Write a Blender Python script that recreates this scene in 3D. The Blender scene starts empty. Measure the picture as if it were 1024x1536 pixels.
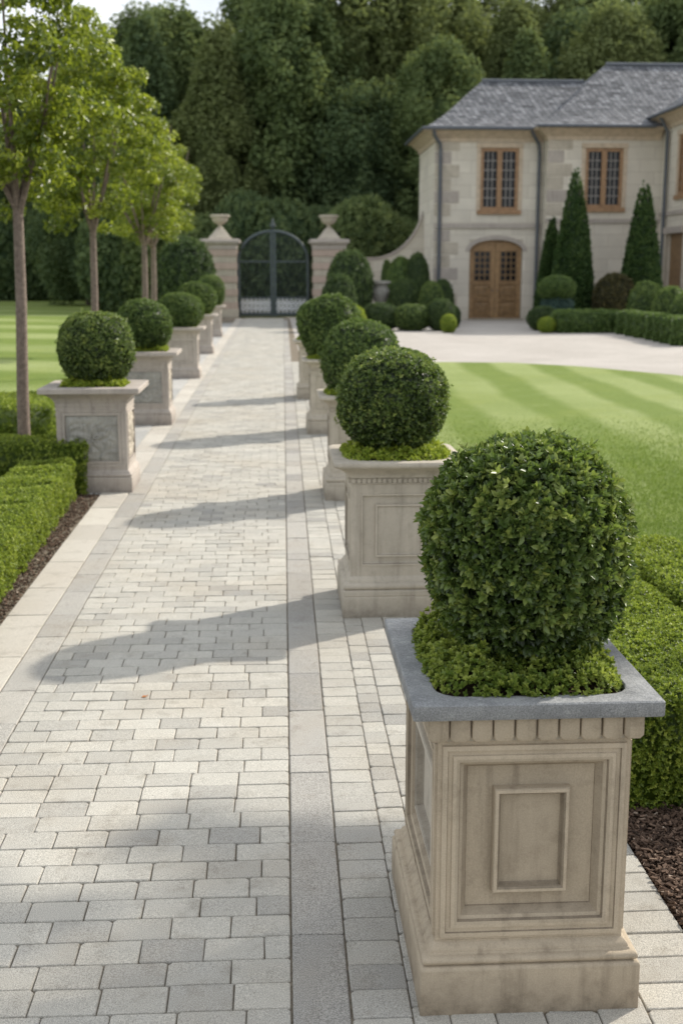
import bpy, bmesh, math, random
import numpy as np
from mathutils import Vector, Matrix, noise as mnoise
R = math.radians
rnd = random.Random(7)
sc = bpy.context.scene
col = sc.collection

# ------------------------------------------------------------------ camera constants (real lens, real pitch)
CAM_H, PITCH, YAW = 1.9, 11.31, 3.243
LENS, SENSOR = 42.19, 36.0

# ------------------------------------------------------------------ materials
def new_mat(name):
    m = bpy.data.materials.new(name); m.use_nodes = True
    nt = m.node_tree; nt.nodes.clear()
    out = nt.nodes.new('ShaderNodeOutputMaterial')
    return m, nt, out

class NT:
    """tiny helper around a node tree"""
    def __init__(s, nt): s.nt = nt
    def n(s, t, **kw):
        nd = s.nt.nodes.new(t)
        for k, v in kw.items(): setattr(nd, k, v)
        return nd
    def link(s, a, b): s.nt.links.new(a, b)
    def val(s, sock, v):
        if hasattr(v, 'is_output') or isinstance(v, bpy.types.NodeSocket): s.link(v, sock)
        else: sock.default_value = v
    def noise(s, vec, scale, detail=4, rough=.55):
        nd = s.n('ShaderNodeTexNoise'); s.link(vec, nd.inputs['Vector'])
        nd.inputs['Scale'].default_value = scale; nd.inputs['Detail'].default_value = detail
        nd.inputs['Roughness'].default_value = rough
        return nd.outputs['Fac']
    def ramp(s, fac, stops):
        nd = s.n('ShaderNodeValToRGB'); s.link(fac, nd.inputs['Fac'])
        e = nd.color_ramp.elements
        while len(e) < len(stops): e.new(.5)
        for el, (p, c) in zip(e, stops):
            el.position = p; el.color = (*c, 1) if len(c) == 3 else c
        return nd.outputs['Color']
    def mix(s, a, b, fac, mode='MIX'):
        nd = s.n('ShaderNodeMix', data_type='RGBA', blend_type=mode)
        s.val(nd.inputs[0], fac)
        for i, v in ((6, a), (7, b)):
            if isinstance(v, tuple): nd.inputs[i].default_value = (*v, 1) if len(v) == 3 else v
            else: s.link(v, nd.inputs[i])
        return nd.outputs[2]
    def math(s, op, a, b=0.0, c=None):
        nd = s.n('ShaderNodeMath', operation=op)
        s.val(nd.inputs[0], a); s.val(nd.inputs[1], b)
        if c is not None: s.val(nd.inputs[2], c)
        return nd.outputs[0]
    def mapr(s, v, a, b, c=0.0, d=1.0):
        nd = s.n('ShaderNodeMapRange'); s.link(v, nd.inputs[0])
        for i, x in enumerate((a, b, c, d)): nd.inputs[i+1].default_value = x
        return nd.outputs[0]
    def bump(s, h, strength, dist=.01):
        nd = s.n('ShaderNodeBump'); s.link(h, nd.inputs['Height'])
        nd.inputs['Strength'].default_value = strength; nd.inputs['Distance'].default_value = dist
        return nd.outputs['Normal']
    def pos(s): return s.n('ShaderNodeNewGeometry').outputs['Position']
    def attr(s, name='tint'):
        return s.n('ShaderNodeAttribute', attribute_name=name).outputs['Fac']

def principled(t, out, color, rough=.8, normal=None, spec=.4, metal=0.0):
    b = t.n('ShaderNodeBsdfPrincipled')
    t.val(b.inputs['Base Color'], color if not isinstance(color, tuple) else (*color, 1))
    t.val(b.inputs['Roughness'], rough)
    b.inputs['Specular IOR Level'].default_value = spec
    b.inputs['Metallic'].default_value = metal
    if normal is not None: t.link(normal, b.inputs['Normal'])
    t.link(b.outputs[0], out.inputs['Surface'])
    return b

def stone(name, light, dark, stain, scale=1.0, speck=.25, bump=.25, streak=True):
    m, nt, out = new_mat(name); t = NT(nt); p = t.pos()
    big = t.noise(p, 3.2*scale, 6, .6)
    c = t.ramp(big, [(.3, dark), (.68, light)])
    mid = t.noise(p, 14*scale, 6, .7)
    c = t.mix(c, stain, t.mapr(mid, .52, .78, 0, .55))
    if streak:      # vertical weather streaks
        mp = t.n('ShaderNodeMapping'); t.link(p, mp.inputs['Vector']); mp.inputs['Scale'].default_value = (26, 26, 2.2)
        st = t.noise(mp.outputs[0], 1.0*scale, 5, .6)
        c = t.mix(c, tuple(v*.8 for v in stain), t.mapr(st, .53, .78, 0, .6))
        c = t.mix(c, tuple(min(1, v*1.25) for v in light), t.mapr(st, .42, .2, 0, .35))
    sz = t.n('ShaderNodeSeparateXYZ'); t.link(p, sz.inputs[0])      # soil splash near the ground
    c = t.mix(c, tuple(v*.75 for v in stain), t.math('MULTIPLY', t.mapr(sz.outputs[2], .11, 0, 0, .9), t.mapr(mid, .3, .65, .2, 1)))
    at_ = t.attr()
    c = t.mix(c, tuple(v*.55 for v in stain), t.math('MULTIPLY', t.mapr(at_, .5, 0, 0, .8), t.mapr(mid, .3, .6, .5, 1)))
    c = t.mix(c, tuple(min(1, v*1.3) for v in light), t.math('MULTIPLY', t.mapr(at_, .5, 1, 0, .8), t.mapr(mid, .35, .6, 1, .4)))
    fine = t.noise(p, 260, 3, .8)
    c = t.mix(c, t.ramp(fine, [(.3, (.25, .25, .25)), (.7, (.8, .8, .8))]), speck, 'OVERLAY')
    pit = t.noise(p, 75, 4, .7)
    h = t.math('ADD', t.math('MULTIPLY', fine, .35), t.math('ADD', pit, t.math('MULTIPLY', mid, .6)))
    principled(t, out, c, .85, t.bump(h, bump, .006), .25)
    return m

def paver_mat(name, stops, stain, speck=.35, blotch=.4):
    m, nt, out = new_mat(name); t = NT(nt); p = t.pos()
    c = t.ramp(t.attr(), stops)
    b = t.noise(p, 1.3, 6, .62)
    c = t.mix(c, stain, t.mapr(b, .45, .75, 0, blotch))
    b2 = t.noise(p, 9, 5, .65)
    c = t.mix(c, tuple(v*.55 for v in stain), t.mapr(b2, .54, .8, 0, .6))
    b3 = t.noise(p, 34, 4, .7); c = t.mix(c, tuple(v*.45 for v in stain), t.mapr(b3, .64, .8, 0, .55))
    fine = t.noise(p, 330, 2, .8)
    c = t.mix(c, t.ramp(fine, [(.34, (.18, .18, .18)), (.66, (.86, .86, .86))]), speck, 'OVERLAY')
    grain = t.noise(p, 130, 4, .75)
    h = t.math('ADD', t.math('MULTIPLY', fine, .5), grain)
    principled(t, out, c, .9, t.bump(h, .35, .005), .2)
    return m

def leaf_mat(name, stops, trans=.3, rough=.42, spec=.5, tcol=None, var=1.2):
    m, nt, out = new_mat(name); t = NT(nt); p = t.pos()
    n1 = t.noise(p, var, 3, .6)
    f = t.math('ADD', t.attr(), t.math('MULTIPLY', t.math('SUBTRACT', n1, .5), .7))
    c = t.ramp(f, stops)
    b = t.n('ShaderNodeBsdfPrincipled'); t.link(c, b.inputs['Base Color'])
    b.inputs['Roughness'].default_value = rough; b.inputs['Specular IOR Level'].default_value = spec
    tr = t.n('ShaderNodeBsdfTranslucent')
    t.link(t.mix(c, tcol or (.30, .42, .05), .45), tr.inputs['Color'])
    mx = t.n('ShaderNodeMixShader'); mx.inputs[0].default_value = trans
    t.link(b.outputs[0], mx.inputs[1]); t.link(tr.outputs[0], mx.inputs[2])
    t.link(mx.outputs[0], out.inputs['Surface'])
    return m

def plain(name, c, rough=.6, spec=.4, metal=0., var=.25, scale=20, bump=.1):
    m, nt, out = new_mat(name); t = NT(nt); p = t.pos()
    n = t.noise(p, scale, 5, .65)
    cc = t.ramp(n, [(.3, tuple(v*(1-var) for v in c)), (.7, tuple(min(1, v*(1+var)) for v in c))])
    principled(t, out, cc, rough, t.bump(n, bump, .01), spec, metal)
    return m

M = {}
M['stone'] = stone('weathered_limestone', (.485, .405, .30), (.39, .325, .24), (.22, .175, .125))
M['stone_pale'] = stone('pale_limestone', (.53, .475, .39), (.42, .375, .305), (.28, .24, .19), .8)
M['stone_left'] = stone('mauve_limestone', (.47, .42, .37), (.385, .34, .30), (.26, .225, .20), .8)
M['granite'] = stone('grey_granite', (.325, .33, .33), (.19, .195, .20), (.50, .50, .485), 2.6, .85, .4, False)
M['relief'] = stone('grey_relief_stone', (.40, .385, .345), (.27, .26, .235), (.13, .125, .11), 2.2)
M['gap'] = plain('dark_gap', (.10, .085, .065), .95, .1)
M['paver'] = paver_mat('path_pavers', [(0, (.325, .315, .29)), (.5, (.432, .415, .37)), (1, (.505, .485, .43))], (.39, .345, .275), .65, .6)
M['band'] = paver_mat('granite_band', [(0, (.29, .28, .26)), (.5, (.365, .35, .32)), (1, (.43, .41, .37))], (.38, .335, .27), .9, .45)
M['sand'] = paver_mat('sandstone_slabs', [(0, (.45, .42, .37)), (.5, (.51, .477, .42)), (1, (.565, .53, .465))], (.42, .37, .305), .45, .5)
M['greyslab'] = paver_mat('grey_slabs', [(0, (.36, .355, .34)), (1, (.47, .46, .435))], (.42, .39, .34), .3, .3)
M['joint'] = plain('joint_sand', (.20, .17, .13), .95, .1, 0, .4, 60)
M['soil'] = plain('planter_soil', (.055, .036, .024), .95, .1, 0, .5, 90, .6)
M['bark'] = plain('grey_brown_bark', (.21, .165, .135), .85, .2, 0, .35, 28, .5)
M['darkbark'] = plain('forest_bark', (.10, .08, .06), .9, .2, 0, .35, 6, .5)
M['twig'] = plain('twig_core', (.022, .026, .012), .95, .1, 0, .5, 40)
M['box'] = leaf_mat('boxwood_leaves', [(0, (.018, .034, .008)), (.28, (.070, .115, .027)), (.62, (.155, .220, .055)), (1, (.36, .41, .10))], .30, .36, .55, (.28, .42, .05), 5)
M['boxfar'] = leaf_mat('boxwood_far', [(0, (.032, .058, .016)), (.5, (.11, .172, .048)), (1, (.235, .30, .08))], .27, .5, .4, (.24, .38, .05), 2)
M['boxdark'] = leaf_mat('yew_leaves', [(0, (.026, .046, .017)), (.5, (.070, .112, .038)), (1, (.135, .19, .06))], .2, .55, .3, (.14, .24, .04), 1)
M['lime'] = leaf_mat('lime_leaves', [(0, (.10, .16, .018)), (.5, (.26, .35, .04)), (1, (.48, .53, .08))], .36, .45, .45, (.5, .6, .06), 6)
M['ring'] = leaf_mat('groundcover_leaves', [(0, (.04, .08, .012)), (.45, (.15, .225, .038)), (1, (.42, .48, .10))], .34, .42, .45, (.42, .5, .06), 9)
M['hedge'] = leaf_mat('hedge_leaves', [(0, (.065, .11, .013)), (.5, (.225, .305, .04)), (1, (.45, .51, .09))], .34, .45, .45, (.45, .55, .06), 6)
M['tree'] = leaf_mat('street_tree_leaves', [(0, (.030, .058, .008)), (.5, (.135, .195, .024)), (1, (.38, .42, .055))], .42, .36, .55, (.50, .58, .04), 1.6)
M['rust'] = leaf_mat('bronze_leaves', [(0, (.025, .028, .010)), (.5, (.07, .066, .022)), (1, (.13, .11, .04))], .2, .5, .3, (.2, .15, .03), 1)
M['blue'] = leaf_mat('bluish_leaves', [(0, (.03, .06, .05)), (.5, (.07, .125, .10)), (1, (.13, .20, .16))], .15, .5, .3, (.1, .2, .1), 1)
for k, st in dict(forestA=[(0, (.095, .138, .062)), (.5, (.155, .208, .085)), (1, (.215, .265, .11))],
                  forestB=[(0, (.12, .15, .062)), (.5, (.185, .22, .09)), (1, (.25, .285, .115))],
                  forestC=[(0, (.07, .112, .058)), (.5, (.115, .165, .08)), (1, (.165, .22, .10))]).items():
    M[k] = leaf_mat(k+'_leaves', st, .35, .8, .08, (.30, .36, .09), .12)  # leaf tones lightened, distance haze is put into their colour
M['wood'] = plain('oak_joinery', (.32, .19, .10), .5, .4, 0, .3, 6, .1)
M['wood2'] = plain('dark_oak', (.23, .14, .065), .5, .4, 0, .3, 6, .1)
M['doorwood'] = plain('door_oak', (.33, .205, .10), .5, .4, 0, .3, 6, .1)
M['lead'] = plain('lead_pipe', (.095, .105, .12), .5, .5, 0, .2, 8)
M['iron'] = plain('painted_iron', (.065, .085, .088), .5, .5, 0, .25, 14)
M['ironbacklit'] = plain('backlit_scrollwork', (.70, .72, .73), .5, .5, 0, .2, 14)  # pale tone paints in the lit road showing between the scrolls
M['barpale'] = plain('glazing_lead', (.26, .24, .22), .6, .4, 0, .2, 8)
def glass():
    m, nt, out = new_mat('dark_window_glass'); t = NT(nt)
    n = t.noise(t.pos(), 2.5, 2)
    principled(t, out, t.ramp(n, [(.3, (.006, .007, .009)), (.7, (.02, .022, .025))]), .12, None, .22)
    return m
M['glass'] = glass()
def ashlar():
    m, nt, out = new_mat('ashlar_wall'); t = NT(nt); p = t.pos()
    sx = t.n('ShaderNodeSeparateXYZ'); t.link(p, sx.inputs[0])
    cb = t.n('ShaderNodeCombineXYZ')
    t.link(t.math('ADD', sx.outputs[0], sx.outputs[1]), cb.inputs[0]); t.link(sx.outputs[2], cb.inputs[1])
    br = t.n('ShaderNodeTexBrick'); t.link(cb.outputs[0], br.inputs['Vector'])
    br.inputs['Scale'].default_value = 1; br.inputs['Brick Width'].default_value = 1.15; br.inputs['Row Height'].default_value = .48
    br.inputs['Mortar Size'].default_value = .012; br.inputs['Mortar Smooth'].default_value = .3
    br.inputs['Color1'].default_value = (.70, .65, .555, 1); br.inputs['Color2'].default_value = (.61, .56, .475, 1)
    br.inputs['Mortar'].default_value = (.50, .45, .375, 1); br.inputs['Bias'].default_value = 0
    n = t.noise(p, .9, 6, .65); n2 = t.noise(p, 6, 5, .7)
    c = t.mix(br.outputs['Color'], (.45, .415, .36), t.mapr(n, .45, .75, 0, .5))
    c = t.mix(c, (.66, .58, .46), t.mapr(n2, .55, .8, 0, .35))
    principled(t, out, c, .85, t.bump(t.math('SUBTRACT', n2, br.outputs['Fac']), .4, .03), .25)
    return m
M['ashlar'] = ashlar()
def slates():
    m, nt, out = new_mat('slate_roof'); t = NT(nt); p = t.pos()
    sx = t.n('ShaderNodeSeparateXYZ'); t.link(p, sx.inputs[0])
    cb = t.n('ShaderNodeCombineXYZ')
    t.link(t.math('ADD', sx.outputs[0], sx.outputs[1]), cb.inputs[0]); t.link(sx.outputs[2], cb.inputs[1])
    br = t.n('ShaderNodeTexBrick'); t.link(cb.outputs[0], br.inputs['Vector'])
    br.inputs['Scale'].default_value = 1; br.inputs['Brick Width'].default_value = .24; br.inputs['Row Height'].default_value = .125
    br.inputs['Mortar Size'].default_value = .022; br.inputs['Bias'].default_value = -.1
    br.inputs['Color1'].default_value = (.29, .295, .31, 1); br.inputs['Color2'].default_value = (.075, .08, .09, 1)
    br.inputs['Mortar'].default_value = (.035, .037, .042, 1)
    n = t.noise(p, 1.6, 6, .7)
    c = t.mix(br.outputs['Color'], (.30, .305, .31), t.mapr(n, .56, .8, 0, .5))
    n4 = t.noise(p, 5, 5, .8); c = t.mix(c, t.ramp(n4, [(.35, (.2, .2, .2)), (.65, (.8, .8, .8))]), .8, 'OVERLAY')
    principled(t, out, c, .7, t.bump(br.outputs['Color'], .5, .04), .3)
    return m
M['slate'] = slates()
def lawn_colour(t, p, ax, ay, k):
    sx = t.n('ShaderNodeSeparateXYZ'); t.link(p, sx.inputs[0])
    w = t.noise(p, .30, 3); w2 = t.noise(p, 1.6, 4, .7)
    u = t.math('ADD', t.math('MULTIPLY', sx.outputs[0], ax), t.math('MULTIPLY', sx.outputs[1], ay))
    u = t.math('ADD', u, t.math('ADD', t.math('MULTIPLY', w, .55), t.math('MULTIPLY', w2, .12)))
    f = t.mapr(t.math('SINE', t.math('MULTIPLY', u, k)), -.5, .35, 0, 1)
    f = t.math('MULTIPLY', f, t.mapr(t.noise(p, .22, 3, .6), .3, .62, .35, 1))
    c = t.mix((.140, .198, .030), (.275, .325, .115), f)
    n1 = t.noise(p, .8, 6, .7)
    c = t.mix(c, (.225, .27, .05), t.mapr(n1, .5, .75, 0, .6))
    c = t.mix(c, (.36, .39, .20), t.mapr(t.noise(p, 2.3, 6, .75), .56, .8, 0, .55))
    return t.mix(c, (.09, .155, .018), t.mapr(t.noise(p, 7, 5, .75), .52, .8, 0, .35))
def lawn_mat(name, ax, ay, k):
    m, nt, out = new_mat(name); t = NT(nt); p = t.pos()
    c = lawn_colour(t, p, ax, ay, k); n3 = t.noise(p, 70, 4, .85); n4 = t.noise(p, 22, 4, .8)
    c = t.mix(c, (.34, .33, .13), t.mapr(t.noise(p, 4.5, 5, .8), .62, .8, 0, .5))
    c = t.mix(c, t.ramp(n3, [(.3, (.22, .22, .22)), (.7, (.78, .78, .78))]), .6, 'OVERLAY')
    c = t.mix(c, t.ramp(n4, [(.3, (.35, .35, .35)), (.7, (.66, .66, .66))]), .6, 'OVERLAY')
    principled(t, out, c, .8, t.bump(t.math('ADD', n3, n4), .45, .02), .2)
    return m
M['lawn'] = lawn_mat('mown_lawn', 1, -.03, 4.6)
M['lawn_l'] = lawn_mat('mown_lawn_left', .45, 1, 1.15)
def gravel_mat():
    m, nt, out = new_mat('pale_gravel_drive'); t = NT(nt); p = t.pos()
    n1 = t.noise(p, .5, 6, .6); n2 = t.noise(p, 40, 4, .8); n3 = t.noise(p, 3, 5, .7)
    c = t.ramp(n1, [(.3, (.40, .368, .33)), (.7, (.49, .455, .415))])
    c = t.mix(c, (.33, .30, .27), t.mapr(n3, .52, .8, 0, .5))
    c = t.mix(c, t.ramp(n2, [(.3, (.25, .25, .25)), (.7, (.78, .78, .78))]), .45, 'OVERLAY')
    principled(t, out, c, .9, t.bump(n2, .5, .02), .2)
    return m
M['gravel'] = gravel_mat()
M['earth'] = plain('woodland_floor', (.055, .06, .03), .95, .1, 0, .5, 2, .4)
M['mulchbase'] = plain('mulch_ground', (.06, .04, .03), .95, .1, 0, .5, 60, .6)
def mulch_mat():
    m, nt, out = new_mat('bark_chips'); t = NT(nt)
    c = t.ramp(t.attr(), [(0, (.04, .027, .02)), (.5, (.13, .085, .06)), (.85, (.24, .165, .12)), (1, (.42, .34, .27))])
    principled(t, out, c, .9, None, .2)
    return m
M['mulch'] = mulch_mat()
M['deadleaf'] = plain('dead_leaf', (.42, .17, .06), .6, .3, 0, .3, 80)

# ------------------------------------------------------------------ object helpers
def tag(o, label=None, cat=None, group=None, kind=None):
    if label: o['label'] = label
    if cat: o['category'] = cat
    if group: o['group'] = group
    if kind: o['kind'] = kind
    return o
def empty(name, loc=(0, 0, 0), label=None, cat=None, group=None, rz=0, kind=None):
    o = bpy.data.objects.new(name, None); col.objects.link(o)
    o.location = loc; o.rotation_euler.z = rz; o.empty_display_size = .1
    return tag(o, label, cat, group, kind)
def link_mesh(name, me, mat, parent=None, loc=None):
    o = bpy.data.objects.new(name, me); col.objects.link(o)
    if mat:
        if not me.materials: me.materials.append(mat)
        elif me.materials[0] != mat:          # shared mesh, own colour
            o.material_slots[0].link = 'OBJECT'; o.material_slots[0].material = mat
    if parent: o.parent = parent
    if loc: o.location = loc
    return o
def copy_tree(o, parent=None):
    c = o.copy(); col.objects.link(c)
    if parent: c.parent = parent
    for ch in list(o.children): copy_tree(ch, c)
    return c

class MB:
    def __init__(s): s.v = []; s.f = []; s.t = []; s.tint = .5
    def add(s, vs, fs, tint=None):
        b = len(s.v); s.v += [tuple(p) for p in vs]; s.f += [tuple(i+b for i in f) for f in fs]
        s.t += [s.tint if tint is None else tint]*len(fs)
    def box(s, x0, x1, y0, y1, z0, z1, tint=None):
        s.add([(x0,y0,z0),(x1,y0,z0),(x1,y1,z0),(x0,y1,z0),(x0,y0,z1),(x1,y0,z1),(x1,y1,z1),(x0,y1,z1)],
              [(0,3,2,1),(4,5,6,7),(0,1,5,4),(1,2,6,5),(2,3,7,6),(3,0,4,7)], tint)
    def rings(s, rings, cap0=True, cap1=True):
        """loft closed rings (equal vertex count)"""
        n = len(rings[0]); vs = [p for r in rings for p in r]; fs = []
        for k in range(len(rings)-1):
            for i in range(n):
                j = (i+1) % n
                fs.append((k*n+i, k*n+j, (k+1)*n+j, (k+1)*n+i))
        if cap0: fs.append(tuple(range(n-1, -1, -1)))
        if cap1: fs.append(tuple((len(rings)-1)*n+i for i in range(n)))
        s.add(vs, fs)
    def tube(s, pts, rad, n=10):
        rings = []
        for k, p in enumerate(pts):
            p = Vector(p)
            a = Vector(pts[max(k-1, 0)]); b = Vector(pts[min(k+1, len(pts)-1)])
            d = (b-a).normalized(); up = Vector((0, 0, 1)) if abs(d.z) < .9 else Vector((1, 0, 0))
            e1 = d.cross(up).normalized(); e2 = e1.cross(d)
            r = rad[k] if hasattr(rad, '__len__') else rad
            rings.append([tuple(p+(e1*math.cos(2*math.pi*i/n)+e2*math.sin(2*math.pi*i/n))*r) for i in range(n)])
        rings = [r[::-1] for r in rings]
        s.rings(rings)
    def lathe(s, prof, n=28, cx=0, cy=0):
        s.rings([[(cx+r*math.cos(2*math.pi*i/n), cy+r*math.sin(2*math.pi*i/n), z) for i in range(n)] for r, z in prof])
    def build(s, name, mat, parent=None, smooth=None, bevel=0, loc=None, seg=2):
        me = bpy.data.meshes.new(name); me.from_pydata(s.v, [], s.f)
        a = me.attributes.new('tint', 'FLOAT', 'FACE'); a.data.foreach_set('value', s.t)
        me.validate(); me.update()
        if smooth:
            me.polygons.foreach_set('use_smooth', [True]*len(me.polygons)); me.set_sharp_from_angle(angle=R(smooth))
        o = link_mesh(name, me, mat, parent, loc)
        if bevel:
            b = o.modifiers.new('bevel', 'BEVEL'); b.width = bevel; b.segments = seg; b.limit_method = 'ANGLE'; b.angle_limit = R(35)
        return o

def rrect(hx, hy, r, z, k=4, cx=0, cy=0):
    """rounded rectangle ring, ccw"""
    pts = []
    for (sx, sy, a0) in ((1, -1, -90), (1, 1, 0), (-1, 1, 90), (-1, -1, 180)):
        for i in range(k):
            a = R(a0 + 90*i/(k-1))
            pts.append((cx+sx*(hx-r)+r*math.cos(a), cy+sy*(hy-r)+r*math.sin(a), z))
    return pts

# ------------------------------------------------------------------ foliage (numpy)
LEAF = np.array([(0, 0, 0), (.38, .48, .10), (.74, .34, .04), (1, 0, -.10), (.74, -.34, .04), (.38, -.48, .10)])
def norm(a): return a/np.maximum(np.linalg.norm(a, axis=-1, keepdims=True), 1e-9)
def leaf_arrays(P, D, U, L, W, tint):
    S = norm(np.cross(D, U)); U = norm(np.cross(S, D))
    t = LEAF
    V = (P[:, None, :] + D[:, None, :]*(L[:, None]*t[None, :, 0])[..., None] + S[:, None, :]*(W[:, None]*t[None, :, 1])[..., None]
         + U[:, None, :]*(L[:, None]*t[None, :, 2])[..., None])
    n = len(P)
    F = (np.arange(n)*6)[:, None, None] + np.array([[0, 5, 4, 3], [0, 3, 2, 1]])[None]
    return V.reshape(-1, 3), F.reshape(-1, 4), np.repeat(tint, 2)
def quads_mesh(name, V, F, tint, extra=None):
    """leaf quads, plus an optional core (verts, faces, tint)"""
    nv, nf = len(V), len(F)
    lv = [F.reshape(-1)]; starts = [np.arange(nf)*4]; tot = [np.full(nf, 4)]; tt = [tint]; vv = [V]
    if extra is not None:
        ev, ef, et = extra
        ef = np.asarray(ef); k = ef.shape[1]
        lv.append(ef.reshape(-1)+nv); starts.append(nf*4+np.arange(len(ef))*k); tot.append(np.full(len(ef), k)); tt.append(np.full(len(ef), et)); vv.append(np.asarray(ev))
    V = np.concatenate(vv); lv = np.concatenate(lv); starts = np.concatenate(starts); tt = np.concatenate(tt)
    me = bpy.data.meshes.new(name)
    me.vertices.add(len(V)); me.vertices.foreach_set('co', V.astype(np.float32).reshape(-1))
    me.loops.add(len(lv)); me.loops.foreach_set('vertex_index', lv.astype(np.int32))
    me.polygons.add(len(starts)); me.polygons.foreach_set('loop_start', starts.astype(np.int32))
    me.update(calc_edges=True)
    a = me.attributes.new('tint', 'FLOAT', 'FACE'); a.data.foreach_set('value', np.clip(tt, 0, 1).astype(np.float32))
    me.validate(); me.update()
    return me
def sprigs(P, N, per, L, W, g, lo=.5, hi=1.35, base=None, tvar=.22, lvar=.35, up=0.0):
    n = len(P)
    ref = np.where(np.abs(N[:, 2:3]) < .9, np.array([[0, 0, 1.]]), np.array([[1., 0, 0]]))
    T1 = norm(np.cross(N, ref)); T2 = np.cross(N, T1)
    ph0 = g.uniform(0, 6.28, n); st = g.normal(.5, tvar, n) if base is None else base
    Ps, Ds, Us, Ls, Ws, Ts = [], [], [], [], [], []
    size = g.uniform(1-lvar, 1+lvar, n)
    for k in range(per):
        ph = ph0 + k*2.4 + g.normal(0, .25, n)
        A = lo + (hi-lo)*((k+.5)/per) + g.normal(0, .18, n)
        T = T1*np.cos(ph)[:, None] + T2*np.sin(ph)[:, None]
        D = N*np.cos(A)[:, None] + T*np.sin(A)[:, None]
        U = N*np.sin(A)[:, None] - T*np.cos(A)[:, None]
        D = norm(D + np.array([0, 0, up]) + g.normal(0, .12, (n, 3))); U = norm(U + g.normal(0, .25, (n, 3)))
        off = N*(L*.35*(1-k/per)*size)[:, None]
        Ps.append(P+off); Ds.append(D); Us.append(U)
        l = L*size*g.uniform(.8, 1.15, n); Ls.append(l); Ws.append(l*W)
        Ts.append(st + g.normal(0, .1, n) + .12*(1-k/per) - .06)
    return leaf_arrays(np.concatenate(Ps), np.concatenate(Ds), np.concatenate(Us), np.concatenate(Ls), np.concatenate(Ws), np.concatenate(Ts))
def lumps(g, n=7, lo=2.0, hi=7.0):
    K = norm(g.normal(0, 1, (n, 3)))*g.uniform(lo, hi, (n, 1)); ph = g.uniform(0, 6.28, n)
    return lambda d: np.sin(d @ K.T + ph).sum(1)/n
def ball_core(rad_fn, seg=24, rings=14):
    vs, fs = [], []
    for i in range(rings+1):
        th = math.pi*i/rings
        for j in range(seg):
            p = 2*math.pi*j/seg; vs.append((math.sin(th)*math.cos(p), math.sin(th)*math.sin(p), math.cos(th)))
    vs = np.array(vs); vs = vs*rad_fn(vs)[:, None]
    for i in range(rings):
        for j in range(seg):
            k = (j+1) % seg
            fs.append((i*seg+j, (i+1)*seg+j, (i+1)*seg+k, i*seg+k))
    return vs, fs
def ball_mesh(name, seed, r3, n, per, L, W, p=2.25, lump=.035, shell=.16, core=.86, tvar=.22, lo=.5, hi=1.35, botcut=-1.0):
    """clipped topiary ball: leafy sprigs over a dark lumpy core, unit direction * r3"""
    g = np.random.default_rng(seed); r3 = np.array(r3)
    lf = lumps(g); lf2 = lumps(g, 9, 9, 20)
    def rad(d): return (1/np.power(np.power(np.abs(d)+1e-6, p).sum(1), 1/p))*(1+lump*2.2*lf(d)+lump*lf2(d))
    d = norm(g.normal(0, 1, (n, 3))); d = d[d[:, 2] > botcut]
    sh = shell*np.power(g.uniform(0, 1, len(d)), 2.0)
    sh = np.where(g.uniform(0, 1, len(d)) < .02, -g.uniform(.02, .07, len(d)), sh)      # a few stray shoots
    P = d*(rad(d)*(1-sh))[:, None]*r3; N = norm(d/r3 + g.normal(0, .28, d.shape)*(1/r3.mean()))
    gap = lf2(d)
    base = .47 + g.normal(0, tvar, len(d)) - sh/shell*.28 + .25*gap + .14*d[:, 2]  # upper sprigs lighter: sun on the tops put into the leaf tint
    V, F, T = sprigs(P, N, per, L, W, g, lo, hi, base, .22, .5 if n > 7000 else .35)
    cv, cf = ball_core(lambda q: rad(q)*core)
    return quads_mesh(name, V, F, T, (cv*r3, cf, 0.0))
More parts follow.
